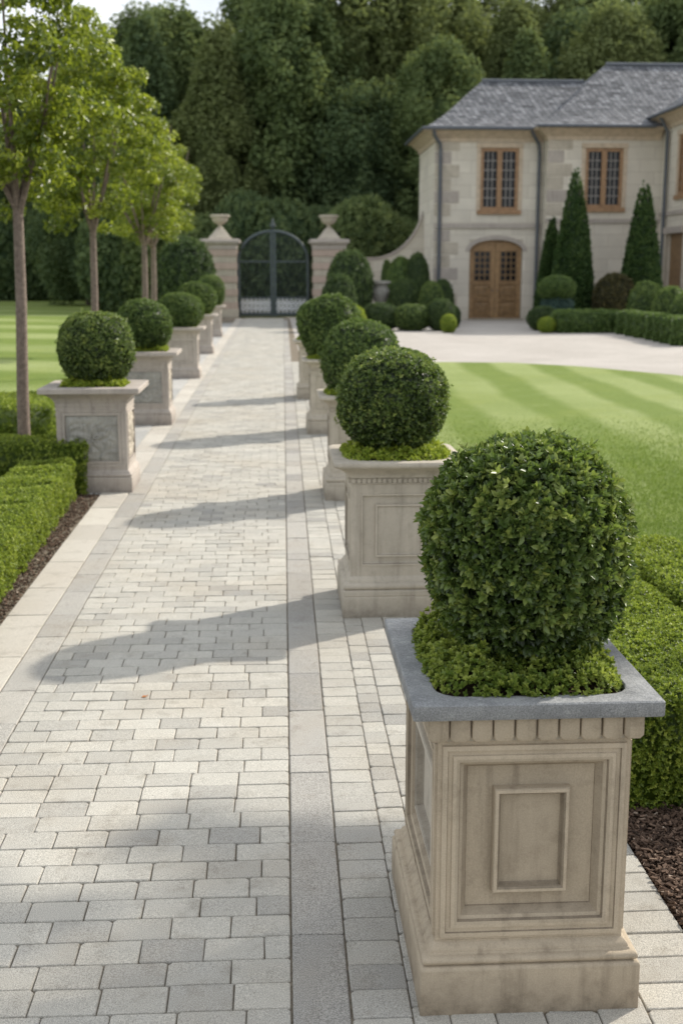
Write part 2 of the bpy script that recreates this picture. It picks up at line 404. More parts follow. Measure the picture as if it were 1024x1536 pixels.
def box_mesh(name, seed, sx, sy, sz, dens, per, L, W, rr=.05, lump=.02, tvar=.22, z0=.02):
    """clipped box hedge, origin at ground centre"""
    g = np.random.default_rng(seed); lf = lumps(g, 9, 3, 12)
    hx, hy = sx/2, sy/2
    faces = [((0, 0, 1), sx*sy), ((0, -1, 0), sx*sz), ((0, 1, 0), sx*sz), ((1, 0, 0), sy*sz), ((-1, 0, 0), sy*sz)]
    Ps, Ns = [], []
    for nv, a in faces:
        n = max(8, int(a*dens)); u = g.uniform(-1, 1, n); v = g.uniform(-1, 1, n)
        nv = np.array(nv, float)
        if nv[2]: P = np.stack([u*hx, v*hy, np.full(n, sz)], 1)
        elif nv[1]: P = np.stack([u*hx, np.full(n, nv[1]*hy), z0+(sz-z0)*(v*.5+.5)], 1)
        else: P = np.stack([np.full(n, nv[0]*hx), u*hy, z0+(sz-z0)*(v*.5+.5)], 1)
        Ps.append(P); Ns.append(np.repeat(nv[None], n, 0))
    P = np.concatenate(Ps); N = np.concatenate(Ns)
    q = P.copy(); inn = np.stack([np.clip(q[:, 0], -hx+rr, hx-rr), np.clip(q[:, 1], -hy+rr, hy-rr), np.clip(q[:, 2], 0, sz-rr)], 1)
    dv = q-inn; dl = np.linalg.norm(dv, axis=1, keepdims=True)
    P = np.where(dl > rr, inn+dv/np.maximum(dl, 1e-6)*rr, P); N = norm(N*.4+dv/np.maximum(dl, 1e-6))
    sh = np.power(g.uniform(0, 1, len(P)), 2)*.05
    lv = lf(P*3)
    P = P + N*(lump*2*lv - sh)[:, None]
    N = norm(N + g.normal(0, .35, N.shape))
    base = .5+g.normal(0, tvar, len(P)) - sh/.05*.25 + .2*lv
    V, F, T = sprigs(P, N, per, L, W, g, .4, 1.3, base)
    i = .035
    cv = [(a*(hx-i), b*(hy-i), c) for c in (0, sz-i) for a, b in ((-1, -1), (1, -1), (1, 1), (-1, 1))]
    cf = [(0, 3, 2, 1), (4, 5, 6, 7), (0, 1, 5, 4), (1, 2, 6, 5), (2, 3, 7, 6), (3, 0, 4, 7)]
    return quads_mesh(name, V, F, T, (np.array(cv), cf, 0.0))
def crown_mesh(name, seed, clumps, crad, per, L, W, shape, core=None, droop=-.15, sq=(1.15, 1.15, .62)):
    """tree crown: leaf clumps. shape(g, n) -> clump centres and outward dirs"""
    g = np.random.default_rng(seed)
    C, O, S = shape(g, clumps)
    P, N, B = [], [], []
    for c, o, s in zip(C, O, S):
        k = int(per*s)
        d = norm(g.normal(0, 1, (k, 3)) + o*.55); rr = crad*s*np.power(g.uniform(.15, 1, k), .5)
        P.append(c+d*rr[:, None]*np.array(sq)); N.append(norm(d+np.array([0, 0, .25]))); B.append(np.full(k, g.normal(.5, .16))+d[:, 2]*.12)
    P = np.concatenate(P); N = np.concatenate(N); B = np.concatenate(B)
    T = g.normal(0, 1, P.shape); D = norm(T - N*(T*N).sum(1, keepdims=True)*.6 + np.array([0, 0, droop])); U = norm(N*.5+np.array([0, 0, .5])+g.normal(0, .5, P.shape))
    l = L*g.uniform(.65, 1.3, len(P))
    V, F, TT = leaf_arrays(P, D, U, l, l*W, B+g.normal(0, .14, len(P)))
    return quads_mesh(name, V, F, TT, core)

# ================================================================== THE SETTING
def sheet(name, pts, z, mat):
    mb = MB(); mb.add([(x, y, z) for x, y in pts], [tuple(range(len(pts)))])
    o = mb.build(name, mat); o['kind'] = 'structure'; return o
sheet('ground', [(-400, -60), (400, -60), (400, 500), (-400, 500)], -.06, M['earth'])
sheet('path_bed', [(-2.15, .6), (1.185, .6), (1.185, 26), (.62, 26.01), (.72, 51.4), (-2.15, 51.4)], -.009, M['joint'])
PR = lambda y: .03+.009*(y-2.8)          # right edge of the paved carriageway
g0 = random.Random(3)
def paver(mb, x0, x1, y0, y1, tint, gap=.0015, ch=.0034, dz=None, sl0=0., sl1=0.):
    """one stone: chamfered top with nipped corners. sl0/sl1 shift the far edge along x"""
    x0 += gap; x1 -= gap; y0 += gap; y1 -= gap
    z = g0.uniform(-.0018, .0018) if dz is None else dz
    tx, ty = g0.uniform(-.0012, .0012), g0.uniform(-.0012, .0012)
    cx, cy = (x0+x1)/2, (y0+y1)/2; w, d = (x1-x0)/2, (y1-y0)/2
    ks = [min(g0.choice((.003, .004, .005, .006, .011)), w*.3, d*.3) for _ in range(4)]; wob = [g0.uniform(-.0012, .0012) for _ in range(8)]
    def ring(i, zz):
        a, b = w-i, d-i; k0, k1, k2, k3 = ks
        pts = [(-a+k0, -b+wob[0]), (a-k1, -b+wob[1]), (a+wob[2], -b+k1), (a+wob[3], b-k2), (a-k2, b+wob[4]), (-a+k3, b+wob[5]), (-a+wob[6], b-k3), (-a+wob[7], -b+k0)]
        return [(cx+px+(sl0 if px < 0 else sl1)*(py/(2*d)+.5), cy+py, zz+z+tx*px/w+ty*py/d) for px, py in pts]
    mb.tint = tint
    mb.rings([ring(0, -.02), ring(0, -.0045), ring(ch*.45, -.0012), ring(ch, 0)], False, True)
mb = MB(); y = 1.2; row = 0
while y < 51.0:
    h = .118 + g0.uniform(-.004, .004) if y < 14 else .118
    L0 = -1.112; R0 = PR(y); x = L0; first = True
    off = (.5 if row % 2 else 1.0) if g0.random() < .8 else g0.uniform(.35, .9)
    while x < R0-.02:
        w = .176*(off if first else 1.0)*(1+g0.uniform(-.03, .03)); first = False
        x1 = min(x+w, R0)
        if R0-x1 < .06: x1 = R0
        paver(mb, x, x1, y, y+h, min(1, max(0, g0.gauss(.55, .2))))
        x = x1
    y += h; row += 1
tag(mb.build('path', M['paver']), kind='structure')
mb = MB(); y = 1.1
while y < 49:
    h = g0.choice((.17, .3, .36, .5, .58, .62))
    paver(mb, PR(y)+.002, PR(y)+.156, y, y+h, min(1, max(0, g0.gauss(.45, .25))), .002, .004, None, .009*h, .009*h); y += h
y = 1.1
while y < 50:
    h = g0.choice((.42, .5, .58))
    paver(mb, -1.273, -1.114, y, y+h, min(1, max(0, g0.gauss(.7, .2)))); y += h
tag(mb.build('path_edging', M['band']), kind='structure')
mb = MB(); xs = [.158, .315, .412, .53, .66, .80, .93, 1.06]
for ci in range(len(xs)-1):
    y = 1.1+g0.uniform(0, .1)
    while y < 26:
        h = .120*(1+g0.uniform(-.04, .04)); s = .009*(y-2.8); s2 = min(s, .06)
        x0 = xs[ci]+(s if ci < 5 else s2); x1 = xs[ci+1]+(s if ci < 4 else s2)
        if ci == len(xs)-2: x1 = 1.185
        paver(mb, x0+.03, x1+.03 if ci < len(xs)-2 else x1, y, y+h, min(1, max(0, g0.gauss(.45, .22)))); y += h
tag(mb.build('pavement', M['paver']), kind='structure')
mb = MB(); y = 1.0
while y < 50:
    h = g0.choice((.52, .6, .68, .75))
    paver(mb, -1.512, -1.275, y, y+h, min(1, max(0, g0.gauss(.5, .25)))); y += h
tag(mb.build('stone_kerb', M['sand']), kind='structure')
mb = MB(); y = 10.42
while y < 46:
    paver(mb, -2.12, -1.514, y, y+.6, g0.random()); y += .6
tag(mb.build('side_pavement', M['greyslab']), kind='structure')
# drive: curved front edge
edge = [(1.0, 24.9), (2.4, 25.5), (3.6, 25.75), (5.0, 25.5), (6.2, 24.5), (7.5, 22.3), (9, 19), (11, 14), (16, 8)]
sheet('driveway', edge + [(60, 8), (60, 52), (.5, 52), (.4, 25.6)], -.012, M['gravel'])
sheet('lawn', [(1.187, 6.2), (1.187, 24.95)] + edge[1:] + [(16, 6.2)], .004, M['lawn'])
sheet('lawn', [(-70, 11), (-2.125, 11), (-2.125, 50.5), (-9, 88), (-70, 88)], .004, M['lawn_l'])
sheet('flower_bed', [(1.187, 1.2), (6, 1.2), (6, 6.2), (1.187, 6.2)], -.02, M['mulchbase'])
sheet('flower_bed', [(-8, 2.0), (-1.514, 2.0), (-1.514, 10.4), (-2.1, 11), (-8, 11)], -.02, M['mulchbase'])

def scatter_chips(name, n, area, seed, label):
    g = random.Random(seed); mb = MB()
    for i in range(n):
        x, y, z = area(g)
        l, w, h = g.uniform(.008, .03), g.uniform(.005, .012), g.uniform(.002, .006)
        m = Matrix.Translation((x, y, z)) @ Matrix.Rotation(g.uniform(0, 6.28), 4, 'Z') @ Matrix.Rotation(g.gauss(0, .35), 4, 'X') @ Matrix.Rotation(g.gauss(0, .35), 4, 'Y')
        pts = [m @ Vector(p) for p in ((-l/2, -w/2, 0), (l/2, -w*.3, 0), (l*.45, w/2, 0), (-l*.4, w*.4, 0), (-l/2, -w/2, h), (l/2, -w*.3, h), (l*.45, w/2, h), (-l*.4, w*.4, h))]
        mb.add(pts, [(4, 5, 6, 7), (0, 1, 5, 4), (1, 2, 6, 5), (2, 3, 7, 6), (3, 0, 4, 7)], min(1, max(0, g.gauss(.42, .26))))
    o = mb.build(name, M['mulch']); tag(o, label, 'mulch', None, 'stuff')
scatter_chips('bark_mulch', 14000, lambda g: (1.19+abs(g.gauss(0, .35)), g.uniform(2.4, 4.1), g.uniform(-.018, .012)), 1, 'dark brown bark mulch beside the nearest planter at right')
scatter_chips('bark_mulch', 7000, lambda g: (-1.516-g.uniform(0, .3), g.uniform(4.5, 10.42), g.uniform(-.018, .006)), 2, 'reddish brown bark mulch strip along the left clipped hedge')

M['blade'] = leaf_mat('grass_blades', [(0, (.07, .135, .014)), (.5, (.15, .22, .034)), (1, (.30, .36, .11))], .4, .5, .3, (.28, .40, .06), 1)
def grass(name, seed, n, area, label):
    """short upright blades, thinning out with distance"""
    g = np.random.default_rng(seed); P = area(g, n); n = len(P)
    a = g.uniform(0, 6.28, n); h = .020*g.uniform(.5, 1.3, n); w = .0012+.00018*P[:, 1]
    S = np.stack([np.cos(a), np.sin(a), 0*a], 1)*w[:, None]; ln = g.normal(0, .5, (n, 2))*h[:, None]
    V = np.empty((n, 4, 3)); V[:, 0] = P-S; V[:, 1] = P+S
    tip = P.copy(); tip[:, :2] += ln; tip[:, 2] += h
    V[:, 2] = tip+S*.25; V[:, 3] = tip-S*.25
    me = quads_mesh(name, V.reshape(-1, 3), np.arange(n*4).reshape(n, 4), g.uniform(.1, .95, n))
    tag(link_mesh(name, me, M['blade']), label, 'grass', None, 'stuff')
grass('lawn_grass', 5, 190000, lambda g, n: (lambda y: np.stack([1.2+g.uniform(0, 1, n)*(.3+y*.32), y, np.full(n, .003)], 1))(6.2+10*g.beta(1.0, 2.6, n)), 'short mown grass of the right hand lawn')
grass('lawn_grass', 6, 90000, lambda g, n: (lambda y: np.stack([-2.13-g.uniform(0, 1, n)*y*.2, y, np.full(n, .003)], 1))(11.05+9*g.beta(1.0, 2.6, n)), 'short mown grass of the left hand lawn')

# ================================================================== PLANTERS
def side_map(side, hx, hy):
    """(u along face, v up, d outward) -> local xyz, and the half width of that face"""
    if side == 'front': return (lambda u, v, d: (u, -hy-d, v)), hx
    if side == 'back': return (lambda u, v, d: (-u, hy+d, v)), hx
    if side == 'right': return (lambda u, v, d: (hx+d, u, v)), hy
    return (lambda u, v, d: (-hx-d, -u, v)), hy
def panel_rings(mb, f, u0, u1, v0, v1, prof, fill=True):
    rs = []
    for ins, d in prof:
        rs.append([f(u0+ins, v0+ins, d), f(u1-ins, v0+ins, d), f(u1-ins, v1-ins, d), f(u0+ins, v1-ins, d)])
    for k in range(len(rs)-1):
        di, dd = prof[k+1][0]-prof[k][0], prof[k+1][1]-prof[k][1]
        mb.tint = .12 if dd < -.004 and di < .006 else .3 if dd < -.006 else .78 if abs(dd) < .0025 and di < .014 and prof[k][1] > -.012 else .5  # grooves darker, lips lighter: moulding shade painted in along with dirt and wear
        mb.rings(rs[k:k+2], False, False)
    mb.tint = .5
    if fill: mb.add(rs[-1], [(0, 1, 2, 3)])
def moulded(mb, prof, hx, hy, r=.004, k=4, cap0=True, cap1=True):
    """horizontal moulding run round a rectangle: prof = [(offset, z)]"""
    mb.rings([rrect(hx+o, hy+o, max(.002, r+(o if r > .02 else 0)), z, k) for o, z in prof], cap0, cap1)
def cyma(z0, z1, o0, o1, n=6, flip=False):
    out = []
    for i in range(n+1):
        t = i/n; s = math.sin(t*math.pi/2) if flip else 1-math.cos(t*math.pi/2)
        out.append((o0+(o1-o0)*s, z0+(z1-z0)*t))
    return out
def torus_prof(z0, z1, o, b, n=6):
    return [(o+b*math.sin(math.pi*i/n), z0+(z1-z0)*(.5-.5*math.cos(math.pi*i/n))) for i in range(n+1)]

def build_planter(style, name, loc, label, group, mat):
    t = empty(name, loc, label, 'planter', group)
    if style == 'fg':
        hx, hy = .288, .380
        px, py = .246, .338                                        # pier
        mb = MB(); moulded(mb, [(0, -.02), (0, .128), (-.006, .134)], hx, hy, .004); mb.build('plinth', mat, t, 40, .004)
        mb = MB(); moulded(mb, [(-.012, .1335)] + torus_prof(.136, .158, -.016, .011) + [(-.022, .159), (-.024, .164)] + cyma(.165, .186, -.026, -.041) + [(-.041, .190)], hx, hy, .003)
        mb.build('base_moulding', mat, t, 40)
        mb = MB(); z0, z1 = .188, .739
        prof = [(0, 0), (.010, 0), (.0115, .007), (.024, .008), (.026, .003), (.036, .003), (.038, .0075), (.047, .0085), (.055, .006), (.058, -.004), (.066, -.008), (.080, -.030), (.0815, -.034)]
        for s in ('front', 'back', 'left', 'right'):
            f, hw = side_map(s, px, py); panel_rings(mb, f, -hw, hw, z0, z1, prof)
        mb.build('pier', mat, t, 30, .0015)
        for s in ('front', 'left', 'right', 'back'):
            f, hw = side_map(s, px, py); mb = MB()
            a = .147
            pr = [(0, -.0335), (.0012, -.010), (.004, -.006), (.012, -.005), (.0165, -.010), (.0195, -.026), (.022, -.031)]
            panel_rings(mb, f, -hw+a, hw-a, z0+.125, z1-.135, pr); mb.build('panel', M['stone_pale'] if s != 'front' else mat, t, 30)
        mb = MB(); moulded(mb, [(0, .7385), (.004, .741), (.004, .808), (0, .8095)], px, py, .003); mb.build('frieze', M['stone_pale'], t)
        def dent(f, u, w):
            mb = MB(); d = .022
            rs = []
            for ins, dd in ((0, .003), (0, d-.005), (.0012, d-.002), (.004, d)):
                x0, x1, b0, b1 = u-w/2+ins, u+w/2-ins, .7435+ins, .8085
                k = .009
                rs.append([f(x0+k, b0, dd), f(x1-k, b0, dd), f(x1, b0+k, dd), f(x1, b1, dd), f(x0, b1, dd), f(x0, b0+k, dd)])
            mb.rings(rs, False, True); mb.build('dentil', mat, t, 30)
        for s in ('front', 'left', 'right', 'back'):
            f, hw = side_map(s, px, py)
            n = 10 if s in ('front', 'back') else 13
            full = 2*(hw+.030); pit = full/n
            for i in range(n):
                w = pit-.0042
                if i in (0, n-1): w = pit-.0045
                if s in ('left', 'right') and i in (0, n-1): continue
                dent(f, -full/2+pit*(i+.5)+g0.uniform(-.0012, .0012), w)
        # granite coping with rounded rectangular opening
        cx, cy, r = .316, .384, .006
        mb = MB(); ox, oy = .248, .322
        outer = [rrect(cx-.012, cy-.012, r, .8096, 5), rrect(cx-.002, cy-.002, r, .8105, 5), rrect(cx, cy, r, .8135, 5), rrect(cx, cy, r, .8485, 5), rrect(cx-.0035, cy-.0035, r, .852, 5)]
        inner = [rrect(ox+.003, oy+.003, .07, .852, 5), rrect(ox, oy, .07, .849, 5), rrect(ox-.002, oy-.002, .07, .79, 5)]
        mb.rings(outer+inner, True, False); mb.build('coping', M['granite'], t, 40)
        mb = MB(); moulded(mb, [(0, .800), (0, .832)], ox, oy, .06, 5); mb.build('soil', M['soil'], t)
        return t
    if style in ('right', 'round'):
        hx = hy = .315; px = py = .268; r = .07 if style == 'round' else .05
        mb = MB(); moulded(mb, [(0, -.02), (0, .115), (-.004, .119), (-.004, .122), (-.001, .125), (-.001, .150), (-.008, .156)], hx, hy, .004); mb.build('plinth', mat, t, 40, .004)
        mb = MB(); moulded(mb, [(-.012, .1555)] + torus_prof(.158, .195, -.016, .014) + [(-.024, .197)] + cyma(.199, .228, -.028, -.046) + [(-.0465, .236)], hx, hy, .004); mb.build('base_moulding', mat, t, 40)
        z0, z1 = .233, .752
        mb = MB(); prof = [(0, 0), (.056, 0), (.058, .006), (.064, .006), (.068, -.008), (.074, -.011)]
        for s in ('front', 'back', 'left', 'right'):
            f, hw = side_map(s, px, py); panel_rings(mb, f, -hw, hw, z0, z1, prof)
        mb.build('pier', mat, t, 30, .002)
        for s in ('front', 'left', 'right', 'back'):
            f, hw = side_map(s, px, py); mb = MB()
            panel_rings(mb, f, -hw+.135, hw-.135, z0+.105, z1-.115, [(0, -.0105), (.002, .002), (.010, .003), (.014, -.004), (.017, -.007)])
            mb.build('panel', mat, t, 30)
        mb = MB(); moulded(mb, [(.004, .7515), (.010, .754), (.010, .758), (.004, .760), (.004, .785), (.016, .787)], px, py, .004); mb.build('frieze', mat, t, 30)
        mb = MB()
        for s in ('front', 'left', 'right', 'back'):
            f, hw = side_map(s, px, py); n = 19
            for i in range(n):
                u = -hw+(2*hw)*(i+.5)/n; w = .019
                rs = [[f(u-w/2, .7605, d), f(u+w/2, .7605, d), f(u+w/2, .7845, d), f(u-w/2, .7845, d)] for d in (.005, .0135)]
                mb.rings(rs, False, True)
        mb.build('dentil_course', mat, t)
        mb = MB(); rings = [rrect(px+o, py+o, min(r, .012+(o*1.5)), z, 6) for o, z in [(.014, .7865)] + cyma(.789, .845, .018, .075) + [(.082, .848), (.094, .853), (.101, .862), (.101, .872), (.097, .8815), (.088, .886)]]
        inner = [rrect(px+.012, py+.012, .12, .886, 6), rrect(px+.006, py+.006, .12, .882, 6), rrect(px+.004, py+.004, .12, .80, 6)]
        mb.rings(rings+inner, True, False); mb.build('coping', M['stone_pale'], t, 40)
        mb = MB(); moulded(mb, [(0, .82), (0, .862)], px-.002, py-.002, .1, 6); mb.build('soil', M['soil'], t)
        return t
    # left row: square pedestal planters
    hx = hy = .337; px = py = .302
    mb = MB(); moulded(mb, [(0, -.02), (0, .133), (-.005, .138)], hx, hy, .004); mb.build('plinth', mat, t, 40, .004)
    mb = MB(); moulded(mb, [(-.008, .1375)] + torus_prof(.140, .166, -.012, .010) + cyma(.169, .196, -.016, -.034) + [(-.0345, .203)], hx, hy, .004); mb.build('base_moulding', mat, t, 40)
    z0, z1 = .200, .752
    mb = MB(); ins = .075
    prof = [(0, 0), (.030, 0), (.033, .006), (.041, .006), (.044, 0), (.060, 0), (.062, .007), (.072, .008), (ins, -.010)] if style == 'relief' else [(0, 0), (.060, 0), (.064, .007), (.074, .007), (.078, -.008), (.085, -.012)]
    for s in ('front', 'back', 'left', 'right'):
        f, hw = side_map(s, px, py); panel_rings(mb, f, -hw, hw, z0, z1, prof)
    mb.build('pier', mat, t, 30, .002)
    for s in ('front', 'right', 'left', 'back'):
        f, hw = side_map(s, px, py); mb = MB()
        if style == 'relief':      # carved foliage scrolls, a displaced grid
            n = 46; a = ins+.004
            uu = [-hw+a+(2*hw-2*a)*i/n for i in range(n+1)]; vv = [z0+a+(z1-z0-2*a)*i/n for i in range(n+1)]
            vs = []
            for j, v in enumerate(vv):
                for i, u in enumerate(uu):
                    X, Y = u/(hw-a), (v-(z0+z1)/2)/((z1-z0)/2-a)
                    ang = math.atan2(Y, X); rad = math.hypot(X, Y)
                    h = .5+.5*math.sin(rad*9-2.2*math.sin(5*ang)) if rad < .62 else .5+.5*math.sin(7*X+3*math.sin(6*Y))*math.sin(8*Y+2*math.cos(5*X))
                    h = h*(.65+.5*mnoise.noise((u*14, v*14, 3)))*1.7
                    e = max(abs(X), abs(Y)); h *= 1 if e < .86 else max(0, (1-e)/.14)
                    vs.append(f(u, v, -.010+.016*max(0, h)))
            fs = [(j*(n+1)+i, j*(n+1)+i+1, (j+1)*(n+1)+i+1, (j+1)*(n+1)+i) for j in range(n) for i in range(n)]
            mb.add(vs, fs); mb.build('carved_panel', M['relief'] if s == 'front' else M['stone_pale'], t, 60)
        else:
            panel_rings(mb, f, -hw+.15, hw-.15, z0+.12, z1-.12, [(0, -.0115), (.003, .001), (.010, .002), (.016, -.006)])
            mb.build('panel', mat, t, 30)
    mb = MB(); moulded(mb, [(0, .7515), (.005, .7535), (.005, .79)] + cyma(.792, .86, .012, .072) + [(.082, .862), (.084, .866)], px, py, .004); mb.build('frieze', mat, t, 40)
    mb = MB(); c = px+.128
    mb.rings([rrect(c-.03, c-.03, .006, .8665, 4), rrect(c, c, .006, .876, 4), rrect(c, c, .006, .915, 4), rrect(c-.006, c-.006, .006, .922, 4), rrect(px-.012, px-.012, .02, .922, 4), rrect(px-.015, px-.015, .02, .918, 4), rrect(px-.016, px-.016, .02, .83, 4)], True, False)
    mb.build('coping', mat, t, 40, .003)
    mb = MB(); moulded(mb, [(0, .84), (0, .895)], px-.014, py-.014, .02, 4); mb.build('soil', M['soil'], t)
    return t

# planters ------------------------------------------------------------
build_planter('fg', 'stone_planter', (.651, 3.172, 0), 'tall limestone planter with blue grey granite coping and blocky dentils, nearest the camera', 'square stone planters along the right edge of the path', M['stone'])
RG = 'square stone planters along the right edge of the path'
RP = [((.69, 6.775, 0), 'pale stone planter with a fine dentil band under its flared rim, second at right'),
      ((.745, 10.28, 0), 'pale flared rim planter right behind the fine dentil one'),
      ((.712, 14.53, 0), 'pale flared rim planter fourth in the right row, half hidden by the third ball'),
      ((.674, 18.58, 0), 'farthest and smallest looking stone planter of the right row')]
first = None
for i, (l, lab) in enumerate(RP):
    if i == 0: build_planter('right', 'stone_planter', l, lab, RG, M['stone_pale'])
    elif first is None: first = build_planter('round', 'stone_planter', l, lab, RG, M['stone_pale'])
    else:
        o = copy_tree(first); o.location = l; o['label'] = lab
LG = 'square stone planters along the left edge of the path'
LP = [((-1.580, 10.79, 0), 1.0, 'grey pink stone planter with carved front panel, nearest of the left row'),
      ((-1.62, 15.52, 0), 1.0, 'stone planter with grey carved panel directly behind the nearest left planter'),
      ((-1.664, 22.3, 0), 1.0, 'plain panelled stone planter, third along the left edge of the path'),
      ((-1.743, 29.0, 0), 1.0, 'plain panelled stone planter, fourth along the left edge of the path'),
      ((-1.84, 36.6, 0), 1.0, 'farthest planter of the left row, close to the left gate pillar')]
rel = build_planter('relief', 'stone_planter', LP[0][0], LP[0][2], LG, M['stone_left'])
o = copy_tree(rel); o.location = LP[1][0]; o['label'] = LP[1][2]
pl = build_planter('plain', 'stone_planter', LP[2][0], LP[2][2], LG, M['stone_left'])
for l, s, lab in LP[3:]:
    o = copy_tree(pl); o.location = l; o['label'] = lab

# ------------------------------------------------------------------ topiary balls and underplanting
def stem(parent, h, r=.014):
    mb = MB(); mb.tube([(0, 0, 0), (.004, .002, h*.5), (-.003, 0, h)], [r*1.2, r, r*.9], 8); mb.build('stem', M['bark'], parent)
def topiary(loc, me, mat, zc, label, group, h=.12, scale=(1, 1, 1), rz=0):
    t = empty('boxwood_ball', loc, label, 'topiary', group)
    f = link_mesh('foliage', me, mat, t, (0, 0, zc)); f.scale = scale; f.rotation_euler.z = rz
    stem(t, h); return t
BR, BL = 'clipped boxwood balls in the right hand planters', 'clipped boxwood balls in the left hand planters'
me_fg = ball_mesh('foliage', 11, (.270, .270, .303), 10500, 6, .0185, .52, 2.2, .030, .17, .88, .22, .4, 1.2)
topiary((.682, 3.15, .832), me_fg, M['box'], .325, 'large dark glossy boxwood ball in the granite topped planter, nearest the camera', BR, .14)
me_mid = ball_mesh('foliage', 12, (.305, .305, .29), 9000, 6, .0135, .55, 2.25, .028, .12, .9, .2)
topiary((.678, 6.80, .862), me_mid, M['box'], .325, 'boxwood ball in the fine dentil planter, second from the front at right', BR)
me_b = ball_mesh('foliage', 13, (.33, .33, .33), 5200, 5, .0185, .6, 2.25, .03, .12, .9, .2)
me_c = ball_mesh('foliage', 14, (.33, .33, .33), 4200, 5, .021, .6, 2.1, .034, .12, .9, .2)
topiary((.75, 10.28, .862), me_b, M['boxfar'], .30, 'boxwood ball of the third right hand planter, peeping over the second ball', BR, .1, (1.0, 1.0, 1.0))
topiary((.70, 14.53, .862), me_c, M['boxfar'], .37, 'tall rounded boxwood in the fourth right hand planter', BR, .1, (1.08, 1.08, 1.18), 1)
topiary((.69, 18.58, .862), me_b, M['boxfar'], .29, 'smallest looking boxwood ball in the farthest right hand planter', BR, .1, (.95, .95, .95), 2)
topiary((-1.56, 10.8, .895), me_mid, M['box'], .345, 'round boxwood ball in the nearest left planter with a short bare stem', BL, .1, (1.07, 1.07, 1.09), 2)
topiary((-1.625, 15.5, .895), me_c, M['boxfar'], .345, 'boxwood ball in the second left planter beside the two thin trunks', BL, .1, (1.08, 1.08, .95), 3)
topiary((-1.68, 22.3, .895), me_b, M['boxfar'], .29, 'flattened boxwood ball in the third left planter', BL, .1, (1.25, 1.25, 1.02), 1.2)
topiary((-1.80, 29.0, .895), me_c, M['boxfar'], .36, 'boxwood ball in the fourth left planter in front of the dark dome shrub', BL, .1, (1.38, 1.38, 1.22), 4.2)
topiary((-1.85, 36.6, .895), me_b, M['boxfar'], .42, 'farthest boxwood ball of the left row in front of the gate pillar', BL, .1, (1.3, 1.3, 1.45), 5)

def ring_mesh(name, seed, hx, hy, inner, n, per, L, hgt, spill=.02):
    g = np.random.default_rng(seed); lf = lumps(g, 9, 8, 26)
    u = g.uniform(-1, 1, n*3); v = g.uniform(-1, 1, n*3)
    x, y = u*(hx+spill), v*(hy+spill)
    q = np.power(np.power(np.abs(u), 4)+np.power(np.abs(v), 4), .25)
    k = (np.hypot(x, y) > inner) & (q < 1); x, y, q = x[k][:n], y[k][:n], q[k][:n]; n = len(x)
    d3 = np.stack([x*3, y*3, 0*x], 1); l = lf(d3)
    top = hgt*(.72+.75*l)*np.sqrt(np.clip(1-np.power(q, 5), 0.02, 1))
    z = top*np.power(g.uniform(.1, 1, n), .45)
    P = np.stack([x, y, z], 1)
    N = norm(np.stack([x/hx*.9*q**3, y/hy*.9*q**3, np.full(n, .9)], 1)+g.normal(0, .3, (n, 3)))
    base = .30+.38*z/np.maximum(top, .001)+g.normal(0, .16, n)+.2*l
    V, F, T = sprigs(P, N, per, L, .6, g, .3, 1.25, base)
    return quads_mesh(name, V, F, T)
def under(loc, me, label, mat='ring', s=(1, 1, 1), rz=0):
    o = link_mesh('underplanting', me, M[mat], None, loc); o.scale = s; o.rotation_euler.z = rz
    tag(o, label, 'plant', 'low leafy underplanting in the planters')
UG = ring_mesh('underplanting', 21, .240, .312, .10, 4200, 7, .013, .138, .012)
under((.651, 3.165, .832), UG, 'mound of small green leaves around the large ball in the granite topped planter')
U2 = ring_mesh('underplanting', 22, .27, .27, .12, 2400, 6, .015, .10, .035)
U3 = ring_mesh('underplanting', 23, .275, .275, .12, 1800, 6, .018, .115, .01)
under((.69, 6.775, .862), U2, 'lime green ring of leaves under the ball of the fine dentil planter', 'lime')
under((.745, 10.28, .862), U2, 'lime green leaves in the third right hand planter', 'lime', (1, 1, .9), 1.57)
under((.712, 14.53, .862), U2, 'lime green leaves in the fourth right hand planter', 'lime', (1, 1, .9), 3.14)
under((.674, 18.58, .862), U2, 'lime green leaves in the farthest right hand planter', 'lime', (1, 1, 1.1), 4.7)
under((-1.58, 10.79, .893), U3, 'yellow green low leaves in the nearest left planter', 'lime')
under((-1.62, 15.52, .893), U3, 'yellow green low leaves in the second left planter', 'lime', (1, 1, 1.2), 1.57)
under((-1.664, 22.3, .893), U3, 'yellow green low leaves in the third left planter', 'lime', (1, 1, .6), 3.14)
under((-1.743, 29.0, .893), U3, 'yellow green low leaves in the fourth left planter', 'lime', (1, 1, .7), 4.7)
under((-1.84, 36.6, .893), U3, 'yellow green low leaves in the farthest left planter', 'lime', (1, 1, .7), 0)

# ------------------------------------------------------------------ box hedges
def hedge(loc, size, seed, label, mat='hedge', dens=2600, per=5, L=.016, rr=.05, group='clipped box hedges', rz=0, lump=.02):
    me = box_mesh('hedge', seed, *size, dens, per, L, .6, rr, lump)
    o = link_mesh('hedge', me, M[mat], None, loc); o.rotation_euler.z = rz
    return tag(o, label, 'hedge', group)
hedge((1.50, 4.95, -.02), (.62, 2.0, .45), 31, 'broad bright green box hedge beside the granite topped planter at right', 'hedge', 8500, 6, .0125, .05, lump=.011)
hedge((2.02, 5.05, -.02), (.36, 2.6, .49), 32, 'narrow box hedge between the broad right hedge and the lawn', 'hedge', 6000, 5, .014, .05, lump=.012)
hedge((-1.845, 7.35, -.02), (.44, 5.9, .35), 33, 'long yellow green box hedge along the left edge of the path', 'hedge', 5200, 6, .014, .05, 'clipped box hedges', R(1.6))
hedge((-3.05, 10.62, -.02), (2.85, .50, .48), 34, 'taller cross hedge in front of the nearest left planter', 'hedge', 3600, 5, .016, .05)
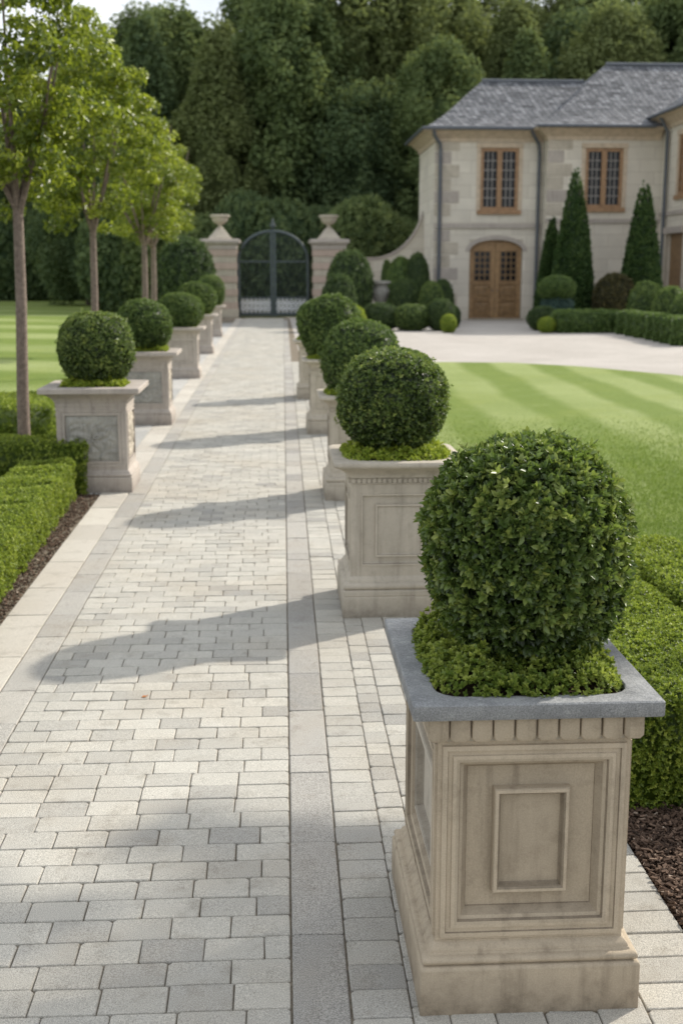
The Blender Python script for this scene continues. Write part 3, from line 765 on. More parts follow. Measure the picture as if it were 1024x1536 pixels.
hedge((-2.50, 8.9, -.02), (.40, 2.2, .36), 35, 'short return of hedge at the far left edge of the photo', 'hedge', 3200, 5, .016, .05)
hedge((-3.9, 14.0, -.02), (3.0, 1.7, .48), 36, 'deep box hedge behind the nearest left tree trunk', 'hedge', 1800, 5, .022, .06)

# ------------------------------------------------------------------ street trees along the left
def tree(loc, h_fork, top, rad, seed, label, lean=(0, 0), n=150, tr=.058):
    t = empty('young_tree', loc, label, 'tree', 'young standard trees along the left lawn')
    g = random.Random(seed); mb = MB()
    fx, fy = lean
    mb.tube([(0, 0, -.05), (fx*.3, fy*.3, h_fork*.33), (fx*.62+.01, fy*.6, h_fork*.66), (fx, fy, h_fork)], [tr*1.15, tr*.98, tr*.9, tr*.82], 12)
    mb.build('trunk', M['bark'], t, 60)
    limbs = []
    for k in range(8):
        a = k*2.4+g.uniform(-.3, .3); sp = rad*g.uniform(.4, .85); hh = (top-h_fork)*g.uniform(.45, .9)
        p0 = Vector((fx, fy, h_fork-.02-.04*(k % 3))); p3 = p0+Vector((math.cos(a)*sp, math.sin(a)*sp, hh))
        p1 = p0+Vector((math.cos(a)*sp*.35, math.sin(a)*sp*.35, hh*.28)); p2 = p0+Vector((math.cos(a)*sp*.75, math.sin(a)*sp*.75, hh*.62))
        mb = MB(); mb.tube([p0, p1, p2, p3], [tr*.55, tr*.4, tr*.24, tr*.08], 7); mb.build('limb', M['bark'], t, 60)
        limbs += [p1, p2, p3]
    zc = (h_fork+top)/2-.02; rz = (top-h_fork)/2+.05
    def shape(gg, m):
        d = norm(gg.normal(0, 1, (m, 3))); r = np.power(gg.uniform(.12, 1, m), .42)
        zz = d[:, 2]*r
        wid = rad*(1.0-.62*np.clip(zz+.15, 0, 1)-.15*np.clip(-zz-.2, 0, 1))
        C = np.stack([fx+d[:, 0]*r*wid, fy+d[:, 1]*r*wid, zc+zz*rz], 1)
        return C, d, gg.uniform(.6, 1.25, m)
    me = crown_mesh('crown', seed, int(n*.92), .18, 105, .066, .55, shape, None, -.2)
    link_mesh('crown', me, M['tree'], t)
    return t
tree((-2.40, 11.6, 0), 2.50, 5.3, .92, 41, 'nearest young tree at the left edge, its forked trunk rising behind the clipped hedge', (.06, 0), 150)
tree((-2.40, 16.4, 0), 2.45, 5.2, 1.0, 42, 'second young tree, its trunk showing above the nearest left ball', (.05, 0), 160, .052)
tree((-2.42, 23.1, 0), 2.45, 5.05, 1.05, 43, 'third young tree, left trunk of the two close thin trunks', (.05, 0), 160, .062)
tree((-2.82, 29.0, 0), 2.5, 5.1, 1.38, 44, 'farthest young tree, right trunk of the two close thin trunks', (.05, 0), 180, .075)

t_ = tree((5.12, 6.72, 0), 4.0, 5.9, .82, 45, 'young tree on the right hand lawn, outside the photo, shading the nearest paving', (0, 0), 130)
t_['group'] = 'young standard trees'
# ------------------------------------------------------------------ gate, pillars, garden wall
def pillar(x, label):
    t = empty('gate_pillar', (x, 51.6, 0), label, 'gate pillar', 'stone pillars of the gate')
    w = .66
    mb = MB(); mb.box(-w-.06, w+.06, -w-.06, w+.06, -.05, .38); mb.build('plinth', M['stone_pale'], t, None, .02)
    for k in range(9):
        mb = MB(); e = .0 if k % 2 else .035
        mb.box(-w-e, w+e, -w-e, w+e, .38+k*.27, .38+k*.27+.267)
        mb.build('stone_course', M['stone_pale'] if k % 2 else M['stone_rose'], t, None, .015)
    mb = MB(); moulded(mb, [(0, 2.81), (.04, 2.83), (.04, 2.95)] + cyma(2.96, 3.08, .05, .16) + [(.17, 3.085), (.17, 3.20), (.12, 3.235)], w, w, .01); mb.build('cap', M['stone_left'], t, 40)
    mb = MB(); mb.rings([rrect(a, a, .01, z, 3) for a, z in ((.46, 3.232), (.46, 3.30), (.36, 3.40), (.20, 3.62), (.12, 3.70))]); mb.build('urn_base', M['stone_pale'], t, 40)
    mb = MB(); mb.lathe([(.13, 3.66), (.14, 3.70), (.085, 3.74), (.075, 3.80), (.11, 3.84), (.20, 3.88), (.28, 3.95), (.325, 4.03), (.34, 4.10), (.35, 4.12), (.41, 4.15), (.42, 4.21), (.38, 4.23), (.31, 4.17)]); mb.build('urn', M['stone_pale'], t, 50)
    return t
M['stone_rose'] = stone('rose_stone_band', (.50, .39, .33), (.42, .33, .27), (.32, .25, .2), .6)
pillar(-2.14, 'left stone gate pillar with a stone urn, banded in pink courses')
pillar(2.39, 'right stone gate pillar with a stone urn, next to the garden wall')
gt = empty('iron_gate', (.05, 51.6, 0), 'tall arched dark green iron double gate between the two stone pillars', 'gate')
W = 1.46; SP = 2.35; RISE = 1.22
def arch_z(x): return SP + RISE*math.sqrt(max(0, 1-(x/W)**2))
mb = MB(); pts = [(-W, 0, 0), (-W, 0, SP)] + [(-W*math.cos(a), 0, SP+RISE*math.sin(a)) for a in [math.pi*i/28 for i in range(1, 28)]] + [(W, 0, SP), (W, 0, 0)]
mb.tube(pts, .065, 8); mb.build('arch_frame', M['iron'], gt, 50)
for s in (-1, 1):
    lf = MB()
    lf.box(min(s*.015, s*.12), max(s*.015, s*.12), -.04, .04, .05, arch_z(.07))
    lf.box(min(s*.12, s*(W-.05)), max(s*.12, s*(W-.05)), -.035, .035, .10, .20)
    lf.box(min(s*.12, s*(W-.05)), max(s*.12, s*(W-.05)), -.03, .03, .80, .87)
    lf.box(min(s*.12, s*(W-.05)), max(s*.12, s*(W-.05)), -.03, .03, SP-.05, SP+.01)
    leaf = lf.build('gate_leaf', M['iron'], gt)
    nb = 13
    for k in range(nb):
        x = s*(.12+(W-.2)*(k+.7)/nb); b = MB(); b.tube([(x, 0, .87), (x, 0, arch_z(x)-.03)], .010, 6); b.build('bar', M['iron'], leaf)
    sw = MB()
    for k in range(7):
        cx = s*(.21+.18*k)
        for (rr_, zz) in ((.085, .60), (.085, .40), (.045, .60), (.045, .40), (.05, .27), (.05, .735)):
            sw.tube([(cx+rr_*math.cos(a), 0, zz+rr_*math.sin(a)) for a in [2*math.pi*i/12 for i in range(13)]], .018, 5)
    sw.build('scrollwork', M['ironbacklit'], leaf)
mb = MB(); mb.lathe([(.05, SP+RISE+.03), (.05, SP+RISE+.12), (.11, SP+RISE+.17), (.12, SP+RISE+.25), (.06, SP+RISE+.33), (.07, SP+RISE+.37), (.015, SP+RISE+.55)], 12); mb.build('finial', M['iron'], gt, 50)
# garden wall sweeping up to the house
mb = MB(); n = 30; xs_ = [3.12+(6.62-3.12)*i/n for i in range(n+1)]
def sweep(x):
    t = (x-4.2)/(6.62-4.2); return 2.42 if t <= 0 else 2.42+2.9*(1-math.sqrt(max(0, 1-t**2.2)))
vs = []; 
for x in xs_: vs += [(x, 52.6, -.05), (x, 52.6, sweep(x)), (x, 53.1, sweep(x)), (x, 53.1, -.05)]
fs = []
for i in range(n):
    a, b = i*4, (i+1)*4
    fs += [(a, b, b+1, a+1), (a+1, b+1, b+2, a+2), (a+2, b+2, b+3, a+3)]
fs += [(0, 1, 2, 3), (n*4+3, n*4+2, n*4+1, n*4)]
mb.add(vs, fs)
gw = empty('garden_wall', (0, 0, 0), 'pale stone garden wall sweeping up in a curve to the house corner', 'wall')
mb.build('wall', M['ashlar'], gw)
mb = MB(); rs = [[(x, 52.54, sweep(x)+.002), (x, 53.16, sweep(x)+.002), (x, 53.16, sweep(x)+.10), (x, 52.54, sweep(x)+.10)] for x in xs_]
mb.rings(rs); mb.build('coping', M['stone_left'], gw, 40)

# ------------------------------------------------------------------ the house
hs = empty('country_house', (10, 50, 0), 'two storey limestone country house with slate hipped roofs and an arched oak door', 'house')
HO = Vector((10, 50, 0))
def hpart(mb, name, mat, parent=None, **kw):
    mb.v = [tuple(Vector(p)-HO) for p in mb.v]; return mb.build(name, mat, parent or hs, **kw)
def wall_front(mb, x0, x1, z0, z1, y, openings, depth=.22, axis='y', sgn=1):
    """front wall cells round openings plus reveals. axis 'x': wall plane is x=y, running along y."""
    xs = sorted({x0, x1, *[o[0] for o in openings], *[o[1] for o in openings]}); zs = sorted({z0, z1, *[o[2] for o in openings], *[o[3] for o in openings]})
    P = (lambda a, z, d: (a, y+d, z)) if axis == 'y' else (lambda a, z, d: (y+d, a, z))
    for i in range(len(xs)-1):
        for j in range(len(zs)-1):
            cx, cz = (xs[i]+xs[i+1])/2, (zs[j]+zs[j+1])/2
            if any(o[0] < cx < o[1] and o[2] < cz < o[3] for o in openings): continue
            mb.add([P(xs[i], zs[j], 0), P(xs[i+1], zs[j], 0), P(xs[i+1], zs[j+1], 0), P(xs[i], zs[j+1], 0)], [(0, 1, 2, 3)])
    for a, b, c, d in openings:
        for q in ([(a, c), (a, d)], [(b, d), (b, c)], [(a, d), (b, d)], [(b, c), (a, c)]):
            mb.add([P(q[0][0], q[0][1], 0), P(q[1][0], q[1][1], 0), P(q[1][0], q[1][1], depth), P(q[0][0], q[0][1], depth)], [(0, 1, 2, 3)])
YA, YB, XC = 49.0, 48.2, 15.35
XA0, XAB, EA = 6.5, 10.82, 7.25
DX0, DX1, DZ = 7.93, 10.08, 3.18
wA = (8.30, 9.83, 4.32, 6.72); wB = (12.30, 13.80, 4.38, 6.66)
mb = MB(); wall_front(mb, XA0, XAB, -.05, EA, YA, [(DX0, DX1, -.05, DZ), wA])
mb.add([(XA0, YA, -.05), (XA0, YA, EA), (XA0, 54.3, EA), (XA0, 54.3, -.05)], [(0, 1, 2, 3)])
wall_front(mb, XAB, XC, -.05, EA, YB, [wB])
mb.add([(XAB, YB, -.05), (XAB, YB, EA), (XAB, 55, EA), (XAB, 55, -.05)], [(0, 1, 2, 3)])
wC = (45.15, 46.25, 4.75, 6.95); dC = (45.3, 46.95, -.05, 3.35)
wall_front(mb, 43.6, YB+.3, -.05, 7.6, XC, [wC, dC], .25, 'x')
hpart(mb, 'wall', M['ashlar'])
# door arch spandrel
mb = MB(); n = 16; mid = (DX0+DX1)/2; half = (DX1-DX0)/2; spring = 2.72
arc = [(mid-half*math.cos(math.pi*i/n), spring+(DZ-spring-.01)*math.sin(math.pi*i/n)) for i in range(n+1)]
for i in range(n):
    (xa, za), (xb, zb) = arc[i], arc[i+1]
    mb.add([(xa, YA+.01, za), (xb, YA+.01, zb), (xb, YA+.01, DZ), (xa, YA+.01, DZ), (xa, YA+.21, za), (xb, YA+.21, zb)], [(0, 1, 2, 3), (0, 4, 5, 1)])
hpart(mb, 'door_arch', M['stone_pale'])
mb = MB(); rs = []
for (xa, za), k in zip(arc, range(n+1)):
    a = math.pi*k/n; dx, dz = -math.cos(a)*.17, math.sin(a)*.17
    rs.append([(xa, YA-.03, za), (xa+dx, YA-.03, za+dz), (xa+dx, YA+.05, za+dz), (xa, YA+.05, za)])
mb.rings(rs); hpart(mb, 'arch_moulding', M['stone_left'])
# oak double door
yd = YA+.16
for s in (-1, 1):
    a, b = (DX0+.02, mid-.01) if s < 0 else (mid+.01, DX1-.02)
    mb = MB(); top = lambda x: spring+(DZ-spring-.02)*math.sqrt(max(0, 1-((x-mid)/half)**2))
    m_ = 10; xs2 = [a+(b-a)*i/m_ for i in range(m_+1)]
    rs = [[(x, yd, 0), (x, yd, top(x)), (x, yd+.07, top(x)), (x, yd+.07, 0)] for x in xs2]
    mb.rings(rs); d = hpart(mb, 'door', M['doorwood'])
    w0, w1 = a+.20, b-.20
    mb = MB(); mb.box(w0, w1, yd-.012, yd+.01, 1.55, 2.72); g_ = hpart(mb, 'door_glass', M['glass'], d)
    mb = MB()
    for k in range(4): x = w0+(w1-w0)*k/3; mb.box(x-.022, x+.022, yd-.035, yd-.012, 1.53, 2.74)
    for k in range(6): z = 1.55+1.17*k/5; mb.box(w0-.02, w1+.02, yd-.04, yd-.0125, z-.02, z+.02)
    hpart(mb, 'glazing_bars', M['wood2'], d)
    for (c0, c1) in ((.15, .72), (.84, 1.40)):
        mb = MB(); mb.rings([[(w0+i, yd-e, c0+i), (w1-i, yd-e, c0+i), (w1-i, yd-e, c1-i), (w0+i, yd-e, c1-i)] for i, e in ((-.04, .001), (-.035, .03), (.0, .03), (.02, .008), (.08, .008), (.13, .028))], False, True)
        hpart(mb, 'door_panel', M['wood2'], d)
    mb = MB(); mb.lathe([(.03, -.02), (.03, .02)], 10); mb.v = [(mid+s*.10+p[0], yd-.05+p[1], 1.15+p[2]) for p in mb.v]; hpart(mb, 'handle', M['lead'], d)
mb = MB(); mb.box(DX0+.001, DX1-.001, YA-.35, YA+.2, -.04, .05); hpart(mb, 'door_step', M['stone_pale'])
# casement windows
def window(o, y, ax='y'):
    a, b, c, d = o; Q = MB()
    def bx(m, u0, u1, z0, z1, d0, d1):
        if ax == 'y': m.box(u0, u1, y+d0, y+d1, z0, z1)
        else: m.box(y+d0, y+d1, u0, u1, z0, z1)
    f = .13
    bx(Q, a, a+f, c, d, .02, .16); bx(Q, b-f, b, c, d, .02, .16); bx(Q, a+f, b-f, d-f, d, .022, .158); bx(Q, a+f, b-f, c, c+f, .022, .158)
    mm = (a+b)/2; bx(Q, mm-.10, mm+.10, c+f, d-f, .0, .15)
    w = hpart(Q, 'window', M['wood'])
    for (p, q) in ((a+f, mm-.10), (mm+.10, b-f)):
        m = MB(); bx(m, p, q, c+f, d-f, .10, .12); hpart(m, 'pane', M['glass'], w)
        m = MB()
        for k in (1, 2): x = p+(q-p)*k/3; bx(m, x-.02, x+.02, c+f, d-f, .075, .0995)
        for k in range(1, 6): z = c+f+(d-c-2*f)*k/6; bx(m, p, q, z-.02, z+.02, .072, .0992)
        hpart(m, 'glazing_bars', M['barpale'], w)
    m = MB(); bx(m, a-.16, b+.16, d+.002, d+.18, -.05, .10); hpart(m, 'lintel', M['tan'], w)
    m = MB(); bx(m, a-.12, b+.12, c-.16, c-.002, -.10, .14); hpart(m, 'sill', M['wood'], w)
    for (p, q) in ((a-.15, a-.002), (b+.002, b+.15)):
        m = MB(); bx(m, p, q, c, d, -.025, .05); hpart(m, 'jamb', M['tan'], w)
M['tan'] = plain('tan_stone_trim', (.54, .44, .33), .8, .25, 0, .2, 5)
window(wA, YA); window(wB, YB); window(wC, XC, 'x')
# side door recess of the right wing
mb = MB(); mb.box(XC+.10, XC+.14, dC[0], dC[1], 0, dC[3]); hpart(mb, 'side_door', M['wood2'])
mb = MB(); mb.box(XC-.16, XC+.05, dC[0]-.25, dC[1]+.25, dC[3]+.003, dC[3]+.24); hpart(mb, 'door_hood', M['stone_left'])
mb = MB(); mb.box(XC-.10, XC+.03, dC[1]+.003, dC[1]+.3, -.05, dC[3]); hpart(mb, 'pilaster', M['stone_pale'])
# string courses, plinth, quoins
mb = MB(); mb.box(XA0-.05, XAB, YA-.07, YA+.02, 3.62, 3.80); hpart(mb, 'string_course', M['stone_left'])
mb = MB(); mb.box(XAB-.05, XC, YB-.07, YB+.02, 3.80, 3.96); hpart(mb, 'string_course', M['stone_left'])
mb = MB(); mb.box(XC-.07, XC+.02, 43.6, YB-.1, 4.05, 4.2); hpart(mb, 'string_course', M['stone_left'])
for k in range(14):
    z = .1+k*.5
    if 3.45 < z < 3.85: continue
    for (x0, yy) in ((XA0, YA), (XAB, YB)):
        wq = .95 if k % 2 else .62
        mb = MB(); mb.box(x0-.035, x0+wq, yy-.022, yy+.01, z, z+.46)
        hpart(mb, 'quoin', M['stone_pale'] if k % 3 else M['tan2'] if 'tan2' in M else M['stone_left'], None, bevel=.012)
# eaves: boxed cornice, soffit
def cornice(pts, z, label='cornice'):
    """pts: open polyline in plan, outward = right-hand side"""
    mb = MB(); prof = [(-.02, z-.42), (.06, z-.42), (.09, z-.30), (.14, z-.26), (.40, z-.06), (.52, z-.05), (.54, z+.03), (-.02, z+.03)]
    P2 = [Vector((p[0], p[1], 0)) for p in pts]; rs = []
    for i, p in enumerate(P2):
        ds = []
        if i > 0: ds.append((p-P2[i-1]).normalized())
        if i < len(P2)-1: ds.append((P2[i+1]-p).normalized())
        ns = [Vector((d.y, -d.x, 0)) for d in ds]
        nn = sum(ns, Vector())/len(ns); nn = nn/ max(.3, nn.length_squared)
        rs.append([tuple(p+nn*o+Vector((0, 0, h))) for o, h in prof])
    mb.rings(rs); hpart(mb, label, M['tan'])
cornice([(XA0, 54.3), (XA0, YA), (XAB-.05, YA)], 7.36)
cornice([(XAB, YA-.3), (XAB, YB), (XC-.1, YB)], 7.38)
cornice([(XC, YB+.3), (XC, 43.6)], 7.75)
def hip(x0, x1, y0, y1, ze, zr, xl, xr, mat='slate', bell=.10):
    """hipped roof with slight bell-cast eaves"""
    ym = (y0+y1)/2; mb = MB()
    def lerp(t):   # ring at fraction t from eave to ridge
        zz = ze+(zr-ze)*(t-bell*math.sin(math.pi*t)*(1-t))
        return [(x0+(xl-x0)*t, y0+(ym-y0)*t, zz), (x1+(xr-x1)*t, y0+(ym-y0)*t, zz), (x1+(xr-x1)*t, y1+(ym-y1)*t, zz), (x0+(xl-x0)*t, y1+(ym-y1)*t, zz)]
    mb.rings([lerp(t) for t in (0, .04, .15, .3, .5, .75, .999)], True, True)
    return hpart(mb, 'roof', M[mat])
hip(XA0-.56, 14.0, YA-.56, 54.9, 7.40, 9.62, 8.72, 13.5)
hip(XAB-.58, 22.0, YB-.56, 55.6, 7.42, 10.30, 13.85, 20.5)
hip(XC-.56, 21.0, 43.1, YB+.9, 7.80, 9.9, 17.4, 18.6)
for (p, q) in (((8.72, 51.67, 9.63), (13.0, 51.67, 9.63)), ((13.85, 51.6, 10.31), (20, 51.6, 10.31))):
    mb = MB(); mb.tube([p, q], .09, 8); hpart(mb, 'ridge', M['lead'])
# gutters and downpipes
def pipe(pts, r=.06):
    mb = MB(); mb.tube(pts, r, 8); hpart(mb, 'downpipe', M['lead'], None, smooth=50)
pipe([(6.35, YA-.50, 7.34), (6.40, YA-.42, 7.12), (6.66, YA-.12, 6.85), (6.68, YA-.10, 6.6), (6.68, YA-.10, 0)], .07)
pipe([(10.2, YA-.50, 7.34), (10.32, YA-.42, 7.15), (10.58, YA-.14, 6.85), (10.62, YA-.12, 6.5), (10.62, YA-.12, 0)], .07)
pipe([(XC-.45, YB-.95, 7.7), (XC-.13, YB-.9, 7.2), (XC-.13, YB-.9, 0)], .07)
for pts in ([(XA0-.58, 54.5, 7.40), (XA0-.58, YA-.58, 7.40), (XAB-.6, YA-.58, 7.40)], [(XAB-.6, YB-.6, 7.42), (XC-.5, YB-.6, 7.42)], [(XC-.6, YB+.4, 7.80), (XC-.6, 43.2, 7.80)]):
    mb = MB(); mb.tube(pts, .065, 8); hpart(mb, 'gutter', M['lead'])

# ------------------------------------------------------------------ shrubs by the house: image box (px of the 1024x1536 frame) at a depth
th, ps = R(PITCH), R(YAW); Fp = LENS/SENSOR*1536
AF = Vector((math.sin(ps)*math.cos(th), math.cos(ps)*math.cos(th), -math.sin(th))); AR = Vector((math.cos(ps), -math.sin(ps), 0)); AU = AR.cross(AF)
def at(x, y, Y):
    """real-world point at depth Y that the photo shows at pixel x, y"""
    d = AF + AR*((x-512)/Fp) - AU*((y-768)/Fp)
    return Vector((0, 0, CAM_H)) + d*(Y/d.y)
me_s = [ball_mesh('foliage', 50+i, (1, 1, 1), 2600, 4, .085, .6, 2.25, .025, .12, .93, .2) for i in range(3)]
def shrub(box, Y, label, mat='boxfar', name='shrub', group='clipped shrubs by the house', i=0, deep=1.0):
    x0, x1, y0, y1 = box; a = at(x0, (y0+y1)/2, Y); b = at(x1, (y0+y1)/2, Y); top = at((x0+x1)/2, y0, Y); bot = at((x0+x1)/2, y1, Y)
    rx = (b.x-a.x)/2; zb = min(bot.z, .9) if name == 'cloud_shrub' else .25 if bot.z > .9 else -.03; rz = (top.z-zb)/2
    t = empty(name, ((a.x+b.x)/2, Y, 0), label, 'shrub', group)
    f = link_mesh('foliage', me_s[i % 3], M[mat], t, (0, 0, zb+rz)); f.scale = (rx, rx*deep, rz); f.rotation_euler.z = i*1.3
    if zb > .05:
        mb = MB(); mb.tube([(0, 0, -.03), (.01, .01, zb*.5), (0, 0, zb+rz*.3)], [.06, .05, .04], 7); mb.build('stem', M['darkbark'], t)
    return t
SH = [((491, 557, 379, 462), 44, 'big dark dome shrub beside the right gate pillar', 'boxdark'),
      ((483, 533, 414, 459), 40, 'round shrub in front of the big dome by the right gate pillar', 'boxdark'),
      ((571, 589, 392, 422), 50, 'small ball shrub left of the light bush below the sweeping wall', 'boxfar'),
      ((581, 622, 388, 430), 48, 'light green loose bush below the sweeping garden wall', 'hedge2'),
      ((609, 643, 382, 426), 47.5, 'dark ball shrub against the left house corner', 'boxdark'),
      ((584, 629, 420, 465), 44, 'dark round shrub right of the stone urn', 'boxdark'),
      ((628, 664, 424, 465), 43.5, 'mid green ball in the middle of the shrub group left of the door', 'boxfar'),
      ((648, 680, 421, 460), 45, 'ball shrub behind, touching the house left of the oak door', 'boxdark'),
      ((544, 597, 455, 494), 40.5, 'low mound of the front row below the stone urn', 'boxdark'),
      ((591, 644, 457, 494), 40.2, 'low rounded mound with a yellowish tip, front row of the shrub group', 'boxfar'),
      ((641, 680, 449, 494), 40, 'dark ball behind the small lime ball left of the oak door', 'boxdark'),
      ((671, 690, 459, 488), 42, 'narrow dark shrub at the right end of the group left of the oak door', 'boxdark'),
      ((661, 684, 472, 492), 38.6, 'tiny lime green ball left of the oak door', 'lime'),
      ((811, 859, 438, 470), 41.5, 'bluish bush below the light green cloud shrub', 'blue'),
      ((792, 836, 460, 497), 40, 'dark mound behind the tiny lime ball right of the oak door', 'boxdark'),
      ((807, 832, 476, 497), 38.4, 'tiny lime green ball right of the oak door', 'lime'),
      ((891, 950, 412, 470), 43, 'bronze brown ball shrub between the two tall cones', 'rust'),
      ((943, 993, 424, 478), 38.5, 'blue green ball shrub behind the scalloped hedge, left of two', 'boxfar'),
      ((980, 1030, 432, 484), 36.5, 'blue green ball shrub behind the scalloped hedge, right of two', 'boxfar')]
M['hedge2'] = leaf_mat('light_bush_leaves', [(0, (.05, .09, .02)), (.5, (.12, .19, .05)), (1, (.21, .29, .08))], .25, .5, .4, (.28, .42, .07), 1)
for i, (b, Y, lab, m) in enumerate(SH): shrub(b, Y, lab, m, i=i)
shrub((808, 860, 414, 444), 41.5, 'light green cloud shrub on a stem right of the oak door', 'hedge2', 'cloud_shrub', i=1)
shrub((501, 546, 456, 480), 37, 'lime green low shrub right of the farthest right ball', 'lime', i=2)
shrub((1004, 1060, 440, 494), 33.5, 'blue green ball shrub cut off by the right edge of the photo', 'boxfar', i=2)
shrub((236, 320, 360, 462), 46, 'large dark dome shrub left of the left gate pillar', 'boxdark', i=1)
# cones
def cone_mesh(seed, n=5200):
    g = np.random.default_rng(seed); lf = lumps(g, 8, 4, 14)
    t = 1-np.sqrt(g.uniform(0, 1, n)); t = np.clip(t, 0, .995); a = g.uniform(0, 6.28, n)
    r = (1-t)**.85*(.92+.25*t)
    d = np.stack([np.cos(a), np.sin(a), t*2], 1); l = lf(d)
    r = r*(1+.06*l)*(1-.12*g.uniform(0, 1, n)**2)
    P = np.stack([np.cos(a)*r, np.sin(a)*r, t], 1); N = norm(np.stack([np.cos(a), np.sin(a), np.full(n, .9)], 1)+g.normal(0, .3, (n, 3)))
    return P, N, l, g
def cone(px_apex, y0, px_l, px_r, Y, label, seed, mat):
    ap = at(px_apex, y0, Y); a = at(px_l, 470, Y); b = at(px_r, 470, Y); rx = (b.x-a.x)/2; h = ap.z
    P, N, l, g = cone_mesh(seed); P = P*np.array([rx, rx, h])
    V, F, T = sprigs(P, N, 4, .11, .45, g, .25, 1.1, .5+g.normal(0, .2, len(P))+.25*l, up=.5)
    n = 20; cv = [(math.cos(6.283*k/n)*rx*.93*(1-t)**.85, math.sin(6.283*k/n)*rx*.93*(1-t)**.85, t*h*.97) for t in (0, .25, .5, .75, .97) for k in range(n)]
    cf = [(j*n+k, j*n+(k+1) % n, (j+1)*n+(k+1) % n, (j+1)*n+k) for j in range(4) for k in range(n)]
    me = quads_mesh('foliage', V, F, T, (np.array(cv), cf, 0.))
    t = empty('yew_cone', (ap.x, Y, 0), label, 'topiary', 'tall clipped cones against the house')
    link_mesh('foliage', me, M[mat], t)
    mb = MB(); mb.tube([(0, 0, -.05), (0, 0, h*.5)], [.12, .06], 8); mb.build('trunk', M['darkbark'], t)
cone(864, 254, 820, 892, 44.5, 'tall dark cone in front of the right hand upper window', 61, 'cone')  if False else None
M['cone'] = leaf_mat('cone_leaves', [(0, (.022, .05, .015)), (.5, (.062, .115, .034)), (1, (.125, .19, .058))], .18, .55, .3, (.1, .2, .03), .8)
cone(864, 254, 818, 892, 44.5, 'tall dark cone left of the right hand upper window', 61, 'cone')
cone(828, 328, 805, 852, 46.3, 'smaller narrow cone tucked behind the tall left cone', 62, 'cone')
cone(967, 272, 917, 990, 44.0, 'broad tall cone at the corner of the right wing', 63, 'cone')
# hedges by the house
def far_hedge(box, Y, deep, label, seed, segs=1):
    x0, x1, y0, y1 = box; a = at(x0, y1, Y); b = at(x1, y1, Y); top = at(x0, y0, Y)
    me = box_mesh('hedge', seed, b.x-a.x, deep, max(.5, top.z), 240, 4, .06, .6, .12, .035)
    tag(link_mesh('hedge', me, M['hedge2'], None, ((a.x+b.x)/2, Y+deep/2, -.02)), label, 'hedge', 'low hedges in front of the house')
far_hedge((836, 932, 467, 498), 38.2, .9, 'straight low hedge in front of the cones', 71)
sc_me = box_mesh('hedge', 72, .62, .75, .72, 320, 4, .055, .6, .2, .04)
HX = [(11.05, 37.6), (11.45, 36.9), (11.82, 36.1), (12.12, 35.2), (12.36, 34.3), (12.58, 33.4), (12.78, 32.5), (12.9, 31.6)]
HX = [at(x, y, Y).xy for x, y, Y in ((941, 492, 37.4), (957, 494, 36.3), (972, 496, 35.3), (986, 499, 34.3), (1000, 502, 33.4), (1013, 505, 32.5), (1025, 507, 31.6))]
for k, p in enumerate(HX):
    o = link_mesh('box_shrub', sc_me, M['hedge2'], None, (p[0], p[1], -.02)); o.rotation_euler.z = -.5-.25*(k % 3)
    tag(o, 'small rounded box block, one of the scalloped row curving towards the right edge', 'shrub', 'scalloped row of box blocks')
# stone urn among the shrubs
p = at(570, 455, 44.5); u = empty('garden_urn', (p.x, 44.5, 0), 'small grey stone urn between the dome shrub and the shrub group', 'urn')
mb = MB(); mb.box(-.30, .30, -.30, .30, -.03, .62); mb.build('pedestal', M['stone_left'], u, None, .02)
mb = MB(); mb.lathe([(.20, .62), (.12, .70), (.22, .85), (.33, 1.05), (.34, 1.25), (.26, 1.38), (.28, 1.45), (.38, 1.5), (.37, 1.58), (.3, 1.56)]); mb.build('bowl', M['urn'] if 'urn' in M else M['greystone'] if 'greystone' in M else M['relief'], u, 50)

# ------------------------------------------------------------------ the wood behind
def forest_shape(h, rad, kind):
    def shape(g, m):
        t = np.power(g.uniform(0, 1, m), .9); a = g.uniform(0, 6.28, m)
        if kind == 'cone': prof = np.power(1-t, .75)*(.75+.5*np.clip(t*4, 0, 1))
        else: prof = np.sqrt(np.clip(1-np.power(np.abs(t*1.9-.85)/1.08, 2.4), 0.02, 1))
        wob = 1+.28*np.sin(a*3+t*9+g.uniform(0, 6))*np.sin(t*11)
        r = rad*prof*wob*np.power(g.uniform(.25, 1, m), .35)
        C = np.stack([np.cos(a)*r, np.sin(a)*r, t*h], 1); O = np.stack([np.cos(a), np.sin(a), .35+0*a], 1)
        return C, norm(O), g.uniform(.55, 1.3, m)
    return shape
protos = {}
def core_for(h, rad):
    n = 12; prof = [(.12, .02), (.42, .2), (.45, .45), (.33, .7), (.1, .85)]
    cv = [(math.cos(6.283*k/n)*rad*r, math.sin(6.283*k/n)*rad*r, z*h) for r, z in prof for k in range(n)]
    cf = [(j*n+k, j*n+(k+1) % n, (j+1)*n+(k+1) % n, (j+1)*n+k) for j in range(4) for k in range(n)]
    return np.array(cv), cf, .15
for i, (kind, hh, rad, mat) in enumerate((('round', 17, 3.9, 'forestA'), ('cone', 18, 4.2, 'forestB'), ('cone', 19, 3.8, 'forestC'), ('round', 15, 4.4, 'forestC'), ('cone', 18, 4.0, 'forestA'), ('round', 18.5, 4.0, 'forestB'))):
    me = crown_mesh('crown', 80+i, 330, 1.0, 125, .29, .6, forest_shape(hh, rad, kind), core_for(hh, rad), -.1, (.85, .85, 1.35))
    me.materials.append(M[mat]); protos[i] = (me, hh)
tk = MB(); tk.tube([(0, 0, -.3), (.05, 0, 3), (0, .05, 9), (0, 0, 14)], [.38, .3, .2, .08], 9); tme = tk.build('trunk', M['darkbark']); trunk_mesh = tme.data
bpy.data.objects.remove(tme)
